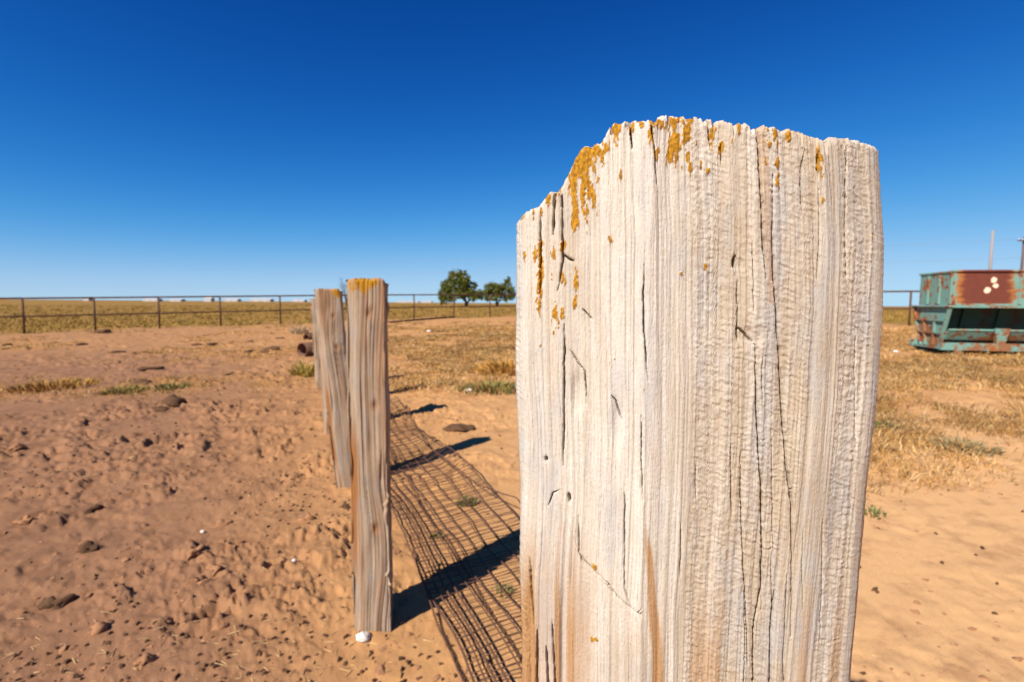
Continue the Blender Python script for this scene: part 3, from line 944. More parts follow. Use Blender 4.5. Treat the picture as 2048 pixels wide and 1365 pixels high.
# ------------------------------------------------------------------ fallen woven wire between the posts
def wire_fence():
    root = empty('woven_wire_fence', gp(-0.3, 2.2))
    tag(root, 'rusty woven wire fencing fallen flat on the dirt beside the posts', 'wire fence')
    base = np.array(root.location)
    A = np.array([-0.43, 1.0]); A /= np.linalg.norm(A)   # along the row, away from the camera
    B = np.array([A[1], -A[0]])                           # to the right
    o0 = np.array([-0.06, 1.36])
    L = 4.35

    def surf(s, t):
        """s metres along, t across (0..0.68)"""
        s = np.asarray(s, float); t = np.asarray(t, float)
        sh = 0.03 * (fbm(s * 0.9, 0 * s, 2, 121) - .5) + 0.012 * np.sin(s * 1.7)
        tt = t * (1 + 0.05 * np.sin(s * 1.3 + 1)) + sh + 0.025 * (vnoise(s * 3, t * 9, 122) - .5)
        x = o0[0] + A[0] * s + B[0] * tt; y = o0[1] + A[1] * s + B[1] * tt
        lift = 0.012 + 0.085 * vnoise(s * 1.4, t * 2.5, 123) * (0.3 + t) + 0.07 * sstep(0.38, 0.58, t) * vnoise(s * 0.9, 0 * t, 124)
        return np.stack([x, y, base_z(x, y) + lift], -1)
    rows = [0.0, 0.035, 0.065, 0.10, 0.15, 0.20, 0.26, 0.33, 0.40, 0.48, 0.56]
    ss = np.linspace(0, L, 130)
    for i, t in enumerate(rows):
        m = MB()
        m.tube(surf(ss, np.full_like(ss, t)) - base, 0.0042 if i in (0, 2, 3, 10) else 0.0032, 5)
        m.build('line_wire', M_WIRE, root, True)
    k = 0
    r2 = np.random.default_rng(3)
    for s in np.arange(0.02, L, 0.042):
        tt = np.linspace(0, 0.56, 22)
        sk = s + 0.05 * (vnoise(tt * 5, 0 * tt + s * 3, 125) - .5) + r2.uniform(-.015, .015)
        m = MB()
        m.tube(surf(sk, tt) - base, 0.0023, 4)
        m.build('stay_wire', M_WIRE, root, True)
    return root


wire_fence()


def loose_wire(pts, rad, label, twist=0.012):
    pts = np.array(pts, float)
    t = np.linspace(0, len(pts) - 1, 16 * len(pts))
    x = np.interp(t, range(len(pts)), pts[:, 0]) + 0.03 * (vnoise(t * 1.7, 0 * t, int(rad * 1e5) + 3) - .5)
    y = np.interp(t, range(len(pts)), pts[:, 1]) + 0.03 * (vnoise(t * 1.7, 0 * t + 5, int(rad * 1e5) + 3) - .5)
    z = base_z(x, y) + 0.012 + np.interp(t, range(len(pts)), pts[:, 2])
    root = empty('barbed_wire', (x[0], y[0], z[0]))
    tag(root, label, 'wire')
    b = np.array([x[0], y[0], z[0]])
    P = np.stack([x, y, z], -1) - b
    fine = np.linspace(0, len(P) - 1, len(P) * 5)
    Pf = np.stack([np.interp(fine, range(len(P)), P[:, k]) for k in range(3)], -1)
    for ph in (0, math.pi):
        a = fine * 2.4 + ph
        off = np.stack([np.cos(a), np.zeros_like(a), np.sin(a)], -1) * rad
        MB().tube(Pf + off, rad * 0.8, 4).build('strand', M_WIRE, root, True)
    for i in range(6, len(P), 9):
        m = MB()
        d = np.array([random.uniform(-1, 1), random.uniform(-1, 1), random.uniform(.3, 1)]); d /= np.linalg.norm(d)
        m.tube([P[i] - d * twist, P[i] + d * twist], 0.0014, 4)
        m.build('barb', M_WIRE, root, True)


loose_wire([(-0.42, 2.12, .12), (-0.33, 1.95, .03), (-0.24, 1.74, 0), (-0.14, 1.52, 0), (-0.04, 1.25, 0)], 0.0030, 'barbed wire strand with raised end lying along the near edge of the woven wire')
loose_wire([(-0.86, 4.55, .03), (-0.66, 4.0, .02), (-0.42, 3.45, .04), (-0.18, 2.98, .08), (0.02, 2.62, .14), (0.16, 2.35, .06)], 0.0028, 'tangled barbed wire strand crossing the shadow of the lichen-capped post')
loose_wire([(-1.28, 4.7, .02), (-0.98, 4.0, .02), (-0.70, 3.3, .02), (-0.44, 2.7, .0), (-0.22, 2.2, .0), (0.0, 1.7, 0), (0.14, 1.3, 0)], 0.0026, 'barbed wire strand lying through the middle of the woven wire')

# ------------------------------------------------------------------ pipe fence round the pen
def rail_between(p, q, zp, zq, rad, name, parent, base):
    m = MB()
    s = np.linspace(0, 1, 9)
    P = np.stack([p[0] + (q[0] - p[0]) * s, p[1] + (q[1] - p[1]) * s, zp + (zq - zp) * s], -1) - np.array(base)
    m.tube(P, rad, 8)
    return m.build(name, M_RAIL, parent, True)


def pipe_fence(pts, label, loose=False):
    root = empty('pipe_fence', (pts[0][0], pts[0][1], float(ground_z(*pts[0]))))
    tag(root, label, 'pipe fence')
    base = root.location
    for i, p in enumerate(pts):
        g = float(ground_z(*p))
        m = MB()
        m.tube(np.array([(p[0], p[1], g - 0.3), (p[0], p[1], g + 0.7), (p[0], p[1], g + 1.40)]) - np.array(base), 0.040, 10)
        m.build('post', M_RAIL, root, True)
        if i:
            q = pts[i - 1]; gq = float(ground_z(*q))
            rail_between(q, p, gq + 1.42, g + 1.42, 0.036, 'top_rail', root, base)
            rail_between(q, p, gq + 0.70, g + 0.70, 0.032, 'middle_rail', root, base)
    return root


def on_line(px):
    b = bearing(px)
    y = 33.3 / (1 - 0.65 * b)
    return (b * y, y)


lefts = [on_line(px) for px in (45, 188, 317, 440, 560, 664, 752, 828, 908, 980, 1043)]
d0 = np.array(lefts[0]) - np.array(lefts[1])
for k in range(2):
    lefts.insert(0, tuple(np.array(lefts[0]) + d0))
pipe_fence(lefts, 'rusty two-rail steel pipe fence running across the left behind the dirt pen')
c0 = lefts[-1]
rights = [c0]
end = np.array([16.45, 21.2])
for k in range(1, 9):
    rights.append(tuple(np.array(c0) + (end - np.array(c0)) * k / 8))
for k in range(1, 5):
    rights.append((end[0] + 2.5 * k, end[1] - 0.15 * k))
pipe_fence(rights, 'pipe fence with thin top rail showing between the big post and the green feeder')
# fallen rail at the foot of the fence right of the lichen-capped post
q0, q1 = survey(776, 647), survey(905, 636)
m = MB()
m.tube(np.array([(0, 0, 0.05), (0.5 * (q1.x - q0.x), 0.5 * (q1.y - q0.y), 0.5 * (q1.z - q0.z) + 0.06), (q1.x - q0.x, q1.y - q0.y, q1.z - q0.z + 0.05)]), 0.05, 8)
o = m.build('loose_rail', M_RAIL, None, True)
o.location = q0
tag(o, 'loose rusty pipe lying at the foot of the pipe fence left of the trees', 'pipe')

# ------------------------------------------------------------------ hollow pipe on the dirt
def hollow_pipe(loc, rz, ro, ri, L, label):
    sides = 28
    th = np.linspace(0, 2 * math.pi, sides, endpoint=False)
    V, q = [], []
    prof = [(0.0, ri), (0.0, ro), (L * .33, ro * 1.005), (L * .66, ro * .995), (L, ro), (L, ri), (L * .5, ri)]
    for (x, r) in prof:
        V.append(np.stack([np.full(sides, x), r * np.cos(th), r * np.sin(th) + ro], -1))
    k = len(prof)
    for i in range(k):
        for j in range(sides):
            a, b = i * sides + j, i * sides + (j + 1) % sides
            c, d = ((i + 1) % k) * sides + (j + 1) % sides, ((i + 1) % k) * sides + j
            q.append((a, d, c, b))
    o = link('steel_pipe', np_mesh('steel_pipe', np.vstack(V), q, None, True), M_PIPE)
    o.location = loc
    o.rotation_euler = (0, 0, rz)
    tag(o, label, 'pipe')


p = survey(604, 714)
hollow_pipe(Vector((p.x, p.y, p.z - 0.01)), R(62), 0.155, 0.138, 1.3, 'short rusty steel pipe with open dark mouth left of the leaning post')
p = survey(612, 681)
hollow_pipe(Vector((p.x, p.y, p.z - 0.03)), R(70), 0.11, 0.095, 1.0, 'smaller dark pipe end half buried behind the open rusty pipe')

# ------------------------------------------------------------------ stones, dung, clods
def lump_mesh(name, seed, sx, sy, sz, rough=0.25, sub=2, flat=0.35):
    import bmesh
    bm = bmesh.new()
    bmesh.ops.create_icosphere(bm, subdivisions=sub, radius=1.0)
    r2 = np.random.default_rng(seed)
    off = r2.uniform(0, 50, 3)
    for v in bm.verts:
        c = v.co
        k = 1 + rough * (vnoise(np.array(c.x * 1.6 + off[0] + c.z), np.array(c.y * 1.6 + off[1] - c.z), seed) - 0.5) * 2
        k += rough * 0.5 * (vnoise(np.array(c.x * 4 + off[2]), np.array(c.y * 4 + c.z * 3), seed + 3) - 0.5) * 2
        v.co = Vector((c.x * sx * k, c.y * sy * k, max(c.z, -flat) * sz * k))
    me = bpy.data.meshes.new(name)
    bm.to_mesh(me); bm.free()
    me.polygons.foreach_set('use_smooth', np.full(len(me.polygons), True))
    return me


def put(name, me, mat, px, py, label, cat, group=None, dz=0.0, rz=0.0):
    p = survey(px, py)
    o = link(name, me, mat)
    o.location = gp(p.x, p.y, dz)
    o.rotation_euler = (0, 0, rz)
    tag(o, label, cat, group)


G_ST = 'white stones on the dirt'
put('stone', lump_mesh('stone', 1, .027, .020, .018, .2, 3), M_STONE, 727, 1286, 'white stone lying at the foot of the lichen-capped post', 'stone', G_ST, .008, .5)
put('stone', lump_mesh('stone', 2, .012, .010, .009, .2), M_STONE, 405, 1066, 'tiny white pebble among hoof prints at left', 'stone', G_ST, .006)
put('stone', lump_mesh('stone', 3, .011, .010, .009, .2), M_STONE, 588, 1127, 'white pebble on the smooth dirt left of the lichen-capped post', 'stone', G_ST, .006)
put('stone', lump_mesh('stone', 4, .05, .035, .03, .25), M_STONE, 938, 785, 'pale stone at the edge of the dry grass beyond the post shadows', 'stone', G_ST, .01)
put('stone', lump_mesh('stone', 5, .045, .03, .025, .25), M_STONE, 870, 766, 'pale stone just beyond the tips of the farther post shadows', 'stone', G_ST, .01)
put('stone', lump_mesh('stone', 6, .10, .07, .06, .25), M_STONE, 858, 665, 'pale stone in the dry grass near the pipe fence', 'stone', G_ST, .02)
put('stone', lump_mesh('stone', 8, .06, .045, .03, .25), M_STONE, 1792, 705, 'pale stone on bare dirt left of the green feeder', 'stone', G_ST, .02)
G_DU = 'dried cow pats on the dirt'
put('cow_pat', lump_mesh('cow_pat', 11, .14, .12, .07, .35, 3), M_DUNG, 345, 812, 'dark crusted cow pat standing proud on the dirt at left', 'dung', G_DU, .01)
put('cow_pat', lump_mesh('cow_pat', 12, .13, .10, .035, .35, 3), M_DUNG, 922, 860, 'flat brown cow pat between two post shadows', 'dung', G_DU, .01)
put('cow_pat', lump_mesh('cow_pat', 13, .30, .24, .13, .4, 3), M_DUNG, 207, 667, 'black flat clump lying at the foot of the pipe fence at left', 'dung', G_DU, .02)
put('cow_pat', lump_mesh('cow_pat', 14, .14, .10, .04, .4, 3), M_DUNG, 870, 753, 'brown cow pat near the tip of the farthest post shadow', 'dung', G_DU, .01)
put('cow_pat', lump_mesh('cow_pat', 15, .11, .08, .04, .4, 3), M_DUNG, 315, 822, 'small dark dung lump just in front of the crusted cow pat', 'dung', G_DU, .005)
put('cow_pat', lump_mesh('cow_pat', 16, .16, .10, .05, .4, 3), M_DUNG, 545, 702, 'low dark dung pat left of the open rusty pipe', 'dung', G_DU, .01)
for i, (px, py) in enumerate([(395, 691), (425, 692), (500, 685), (532, 706), (560, 678), (498, 707), (335, 698), (235, 706), (165, 690), (15, 692), (300, 742), (455, 752)]):
    put('cow_pat', lump_mesh('cow_pat', 60 + i, .13 + .04 * (i % 3), .10, .05, .4, 2), M_DUNG, px, py,
        'small dark dung pat scattered on the dirt in front of the pipe fence', 'dung', 'small dark dung pats before the pipe fence', .005, i)
put('cow_pat', lump_mesh('cow_pat', 17, .13, .09, .05, .4, 3), M_DUNG, 285, 770, 'dark dung pat beside the olive grass patch at left', 'dung', G_DU, .01)
CL = [(180, 1103, 1.3, 'largest dark clod, in the middle of the trampled dirt at left'),
      (392, 1112, 1.3, 'dark crumbly clod just below the tiny white pebble at left'),
      (432, 1142, 1.2, 'lumpy clod pair halfway between tiny white pebble and bottom edge'),
      (112, 1210, 1.3, 'long dark clod near the lower left corner'),
      (200, 1258, 1.1, 'dark clod above the bottom edge at lower left'),
      (448, 1048, 1.1, 'dark clod just right of the tiny white pebble at left'),
      (185, 1020, 1.2, 'flat clod well below the crusted cow pat, left part of the dirt'),
      (52, 1040, 1.3, 'broad low clod at the left edge of the trampled dirt'),
      (30, 900, 1.5, 'big clod at the left edge below the tawny grass clump'),
      (690, 1015, 1.0, 'clod at the foot of the leaning post'),
      (612, 1040, .9, 'clod on smooth dirt left of the lichen-capped post'),
      (290, 1330, .9, 'clod at the very bottom edge at lower left'),
      (1750, 1182, .5, 'small dark clod on bare sand right of the big post'),
      (1835, 1208, .4, 'smallest dark speck of dirt on the bare sand at lower right')]
for i, (px, py, s, lab) in enumerate(CL):
    put('dirt_clod', lump_mesh('dirt_clod', 100 + i, .030 * s, .024 * s, .020 * s, .75, 3, .2), M_DUNG if i % 3 == 0 else M_CLOD, px, py,
        lab, 'clod', 'dark clods kicked up by hooves', -.002, i * 1.3)


def scatter_clods():
    """small crumbs of soil, too many to count"""
    N = 10000
    r = np.exp(rng.uniform(math.log(1.2), math.log(18), N)); a = rng.uniform(-0.95, 0.95, N)
    x, y = r * np.sin(a), r * np.cos(a)
    keep = rng.uniform(0, 1, N) < np.clip(0.22 + 0.9 * sstep(0.05, -0.5, x / y), 0, 1) * sstep(.35, .6, fbm(x * 1.2, y * 1.2, 3, 201) + .08)
    x, y = x[keep], y[keep]; N = len(x)
    phi = (1 + 5 ** .5) / 2
    ico = np.array([(-1, phi, 0), (1, phi, 0), (-1, -phi, 0), (1, -phi, 0), (0, -1, phi), (0, 1, phi), (0, -1, -phi), (0, 1, -phi), (phi, 0, -1), (phi, 0, 1), (-phi, 0, -1), (-phi, 0, 1)]) / 1.9
    T = np.array([(0, 11, 5), (0, 5, 1), (0, 1, 7), (0, 7, 10), (0, 10, 11), (1, 5, 9), (5, 11, 4), (11, 10, 2), (10, 7, 6), (7, 1, 8), (3, 9, 4), (3, 4, 2), (3, 2, 6), (3, 6, 8), (3, 8, 9), (4, 9, 5), (2, 4, 11), (6, 2, 10), (8, 6, 7), (9, 8, 1)])
    s = 0.0038 * np.exp(rng.normal(0, 0.6, N)) * (1 + 0.05 * y)
    V = ico[None] * (1 + rng.uniform(-.5, .5, (N, 12, 1))) * s[:, None, None] * np.array([1.3, 1.0, 0.55])
    th = rng.uniform(0, 6.28, N)
    cx, sx = np.cos(th)[:, None], np.sin(th)[:, None]
    vx = V[:, :, 0] * cx - V[:, :, 1] * sx + x[:, None]; vy = V[:, :, 0] * sx + V[:, :, 1] * cx + y[:, None]
    vz = V[:, :, 2] + (base_z(x, y) + s * 0.05)[:, None]
    tris = (T[None] + (np.arange(N) * 12)[:, None, None]).reshape(-1, 3)
    o = link('soil_crumbs', np_mesh('soil_crumbs', np.stack([vx, vy, vz], -1).reshape(-1, 3), None, tris, False), M_CLOD)
    tag(o, 'loose crumbs of reddish soil strewn over the trampled dirt', 'soil', None, 'stuff')


scatter_clods()


def scatter_litter():
    """chips of dung, bark and broken straw lying on the dirt"""
    N = 16000
    r = np.exp(rng.uniform(math.log(1.2), math.log(22), N)); a = rng.uniform(-0.95, 0.95, N)
    x, y = r * np.sin(a), r * np.cos(a)
    keep = rng.uniform(0, 1, N) < np.clip(0.10 + 0.9 * sstep(0.1, -0.45, x / y), 0, 1) * sstep(.42, .62, fbm(x * 0.9, y * 0.9, 4, 231) + .05)
    x, y = x[keep], y[keep]; N = len(x)
    th = rng.uniform(0, 6.28, N)
    straw = rng.uniform(0, 1, N) < 0.45
    L = np.where(straw, rng.uniform(.012, .05, N), rng.uniform(.006, .022, N)) * (1 + .04 * y)
    W = np.where(straw, rng.uniform(.0012, .0025, N), rng.uniform(.004, .014, N)) * (1 + .06 * y)
    H = np.where(straw, .002, rng.uniform(.003, .010, N)) * (1 + .04 * y)
    c, s_ = np.cos(th), np.sin(th)
    z = base_z(x, y)
    tilt = rng.normal(0, .25, N)
    P = []
    for lx, ly, lz in ((-1, -.6, 0), (1, -1, 0), (.8, 1, 0), (-.9, .7, 0), (-.6, -.3, 1), (.7, -.6, 1), (.5, .6, 1), (-.6, .5, 1)):
        ax, ay = lx * L * .5, ly * W * .5
        P.append(np.stack([x + c * ax - s_ * ay, y + s_ * ax + c * ay, z + lz * H - .001 + tilt * ax * .5 + np.abs(tilt) * L * .2], -1))
    V = np.stack(P, 1).reshape(-1, 3)
    Q = np.array([(4, 5, 6, 7), (0, 1, 5, 4), (1, 2, 6, 5), (2, 3, 7, 6), (3, 0, 4, 7)])
    q = (Q[None] + (np.arange(N) * 8)[:, None, None]).reshape(-1, 4)
    col = np.where(straw[:, None], np.array([[0.46, 0.30, 0.14]]), np.array([[0.10, 0.05, 0.026]])) * rng.uniform(.6, 1.3, (N, 1))
    me = np_mesh('dirt_litter', V, q, None, False)
    set_col(me, 'blade', np.repeat(col, 8, 0))
    o = link('dirt_litter', me, M_GRASS)
    tag(o, 'chips of dung and broken straw littering the trampled dirt', 'litter', None, 'stuff')


scatter_litter()

# ------------------------------------------------------------------ dry grass
def blades(name, x, y, nb, hgt, wid, spread, pal, weights, label, lean=0.6):
    """tufts at x,y: nb blades each, all in one mesh"""
    N = len(x)
    tot = N * nb
    tx, ty = np.repeat(x, nb), np.repeat(y, nb)
    hg, wi, sp = np.repeat(hgt, nb), np.repeat(wid, nb), np.repeat(spread, nb)
    th = rng.uniform(0, 6.283, tot)
    rr = sp * np.sqrt(rng.uniform(0, 1, tot))
    bx, by = tx + rr * np.cos(th), ty + rr * np.sin(th)
    bz = base_z(bx, by) - 0.004
    d = th + rng.normal(0, 0.7, tot)
    H = hg * rng.uniform(0.45, 1.1, tot)
    ln = H * lean * rng.uniform(0.2, 1.7, tot)
    f = rng.uniform(0, 3.14, tot)
    wx, wy = np.cos(f) * wi * .5, np.sin(f) * wi * .5
    P0 = np.stack([bx - wx, by - wy, bz], -1); P1 = np.stack([bx + wx, by + wy, bz], -1)
    mx, my, mz = bx + np.cos(d) * ln * .35, by + np.sin(d) * ln * .35, bz + H * .62
    P2 = np.stack([mx + wx * .8, my + wy * .8, mz], -1); P3 = np.stack([mx - wx * .8, my - wy * .8, mz], -1)
    P4 = np.stack([bx + np.cos(d) * ln, by + np.sin(d) * ln, bz + H * rng.uniform(.75, 1.0, tot)], -1)
    V = np.stack([P0, P1, P2, P3, P4], 1).reshape(-1, 3)
    b5 = (np.arange(tot) * 5)[:, None]
    q = b5 + np.array([[0, 1, 2, 3]]); t = b5 + np.array([[3, 2, 4]])
    pal = np.array(pal)
    ci = np.repeat(rng.choice(len(pal), N, p=np.array(weights) / sum(weights)), nb)
    sw = rng.uniform(0, 1, tot) < 0.2
    ci[sw] = rng.choice(len(pal), sw.sum())
    c = pal[ci] * rng.uniform(.7, 1.25, (tot, 1)) * (0.62 + 0.7 * fbm(tx * 0.9, ty * 0.6, 3, 301))[:, None]
    me = np_mesh(name, V, q, t, False)
    set_col(me, 'blade', np.repeat(c, 5, 0))
    o = link(name, me, M_GRASS)
    tag(o, label, 'grass', None, 'stuff')


STRAW = [(0.50, 0.29, 0.10), (0.42, 0.215, 0.06), (0.58, 0.39, 0.19), (0.24, 0.13, 0.05), (0.22, 0.15, 0.05)]


def pick(N, xr, yr, zone, logy=True):
    y = np.exp(rng.uniform(math.log(yr[0]), math.log(yr[1]), N)) if logy else rng.uniform(*yr, N)
    b = rng.uniform(*xr, N)
    x = b * y
    lit, field, _, fence = soil_zones(x, y)
    k = rng.uniform(0, 1, N) < (lit if zone == 'lit' else field)
    return x[k], y[k]


x, y = pick(15000, (0.42, 1.25), (3.0, 19), 'lit')
s = rng.uniform(0.45, 1.15, len(x)) ** 1.0 * (1 + 1.1 * (rng.uniform(0, 1, len(x)) < .08))
blades('dry_grass', x, y, 16, 0.068 * s + 0.001 * y, 0.003 + 0.0008 * y, 0.13 * s, STRAW, [5, 4, 3, 2, 1], 'golden dry grass and weeds on the ground right of the big post', 1.1)
x, y = pick(14000, (-0.36, 0.32), (5.6, 26), 'lit')
s = rng.uniform(0.5, 1.3, len(x))
blades('dry_grass', x, y, 14, 0.062 * s + 0.001 * y, 0.003 + 0.0008 * y, 0.14 * s, STRAW, [5, 4, 3, 3, 2], 'straw-coloured grass between the post row and the big post', 1.0)
x, y = pick(5000, (-1.1, -0.3), (4.5, 26), 'lit')
s = rng.uniform(0.5, 1.2, len(x))
blades('dry_grass', x, y, 14, 0.04 * s + 0.001 * y, 0.003 + 0.0008 * y, 0.13 * s, STRAW, [3, 4, 2, 4, 4], 'low olive and brown grass patch on the dirt at left', 1.0)
x, y = pick(9000, (-1.15, 1.1), (19, 160), 'field')
s = rng.uniform(0.5, 1.3, len(x))
blades('field_grass', x, y, 10, 0.16 * s, 0.010 + 0.0009 * y, 0.35 * s, [(0.34, 0.19, 0.045), (0.26, 0.16, 0.032), (0.17, 0.125, 0.025), (0.38, 0.23, 0.07)], [4, 3, 3, 2], 'yellow-green pasture grass beyond the pipe fence', .7)

# single green weeds and taller golden clumps, each a plant of its own
def weed(px, py, h, nb, sp, pal, label, cat='weed', name='weed', wid=0.006, group=None):
    p = survey(px, py)
    r2 = np.random.default_rng(int(px * 7 + py))
    th = r2.uniform(0, 6.283, nb); rr = sp * np.sqrt(r2.uniform(0, 1, nb))
    bx, by = p.x + rr * np.cos(th), p.y + rr * np.sin(th)
    bz = base_z(bx, by) - p.z
    bx, by = bx - p.x, by - p.y
    H = h * r2.uniform(.4, 1.1, nb) * (1 - 0.5 * rr / sp)
    ln = H * r2.uniform(.2, 1.2, nb)
    f = r2.uniform(0, 3.14, nb)
    wx, wy = np.cos(f) * wid / 2, np.sin(f) * wid / 2
    P0 = np.stack([bx - wx, by - wy, bz - .004], -1); P1 = np.stack([bx + wx, by + wy, bz - .004], -1)
    mx, my = bx + np.cos(th) * ln * .4, by + np.sin(th) * ln * .4
    P2 = np.stack([mx + wx * 1.3, my + wy * 1.3, bz + H * .6], -1); P3 = np.stack([mx - wx * 1.3, my - wy * 1.3, bz + H * .6], -1)
    P4 = np.stack([bx + np.cos(th) * ln, by + np.sin(th) * ln, bz + H], -1)
    V = np.stack([P0, P1, P2, P3, P4], 1).reshape(-1, 3)
    b5 = (np.arange(nb) * 5)[:, None]
    me = np_mesh(name, V, b5 + np.array([[0, 1, 2, 3]]), b5 + np.array([[3, 2, 4]]), False)
    c = np.array(pal)[r2.integers(0, len(pal), nb)] * r2.uniform(.7, 1.3, (nb, 1))
    set_col(me, 'blade', np.repeat(c, 5, 0))
    o = link(name, me, M_GRASS)
    o.location = p
    tag(o, label, cat, group)


GRN = [(0.13, 0.15, 0.05), (0.12, 0.13, 0.04), (0.22, 0.18, 0.07)]
OLV = [(0.22, 0.17, 0.045), (0.30, 0.20, 0.05), (0.17, 0.14, 0.04)]
GLD = [(0.46, 0.225, 0.04), (0.40, 0.18, 0.03), (0.48, 0.27, 0.08)]
weed(935, 1008, 0.05, 160, 0.055, GRN, 'small green weed growing through the fallen wire')
weed(875, 1075, 0.03, 60, 0.04, GRN, 'faint green sprig on dirt between the two nearest post shadows')
weed(1005, 1185, 0.03, 70, 0.045, GRN, 'green sprig in the wire beside the big post', wid=.005)
weed(1770, 858, 0.09, 140, 0.09, GRN, 'bright green weed beside the right edge of the big post', wid=.010)
weed(1745, 1030, 0.05, 70, 0.06, GRN, 'green weed at the front edge of the dry grass by the big post')
weed(1925, 900, 0.10, 260, 0.22, [(0.26, 0.20, 0.11), (0.20, 0.16, 0.07)], 'greyish green weed clump in the dry grass at right', wid=.009)
weed(1010, 745, 0.26, 520, 0.50, GLD, 'golden grass clump at the left edge of the big post', 'grass clump', 'grass_clump', .014)
weed(985, 780, 0.13, 420, 0.45, OLV + GRN, 'olive green grass clump in front of the golden clump by the big post', 'grass clump', 'grass_clump', .013)
weed(110, 775, 0.14, 460, 0.52, [(0.38, 0.20, 0.05), (0.28, 0.16, 0.04)], 'tawny grass clump on the dirt at far left', 'grass clump', 'grass_clump', .012)
weed(345, 778, 0.10, 200, 0.22, OLV + GRN, 'low olive grass tuft above the crusted cow pat', 'grass clump', 'grass_clump', .010)
weed(250, 785, 0.09, 360, 0.26, OLV, 'flat olive grass patch between the tawny clump and the cow pat', 'grass clump', 'grass_clump', .010)
weed(613, 752, 0.30, 260, 0.22, [(0.40, 0.29, 0.06), (0.33, 0.26, 0.06)], 'yellow-green grass clump at the left edge of the post row', 'grass clump', 'grass_clump', .012)
weed(600, 668, 0.38, 200, 0.30, [(0.52, 0.40, 0.25), (0.44, 0.32, 0.18)], 'pale straw clump above the open rusty pipe', 'grass clump', 'grass_clump', .018)

# ------------------------------------------------------------------ the feeder
w = NT('dark_green_painted_shade', 0.6, 0.3)  # green darkened to paint in the shade under the bin, plus rust patches
M_DARK = w.color(w.mix(w.ramp(w.noise(w.coord(), 4, 5, .7), (.5, 0.0), (.6, 1.0)), (0.035, 0.075, 0.055), (0.06, 0.035, 0.022)))


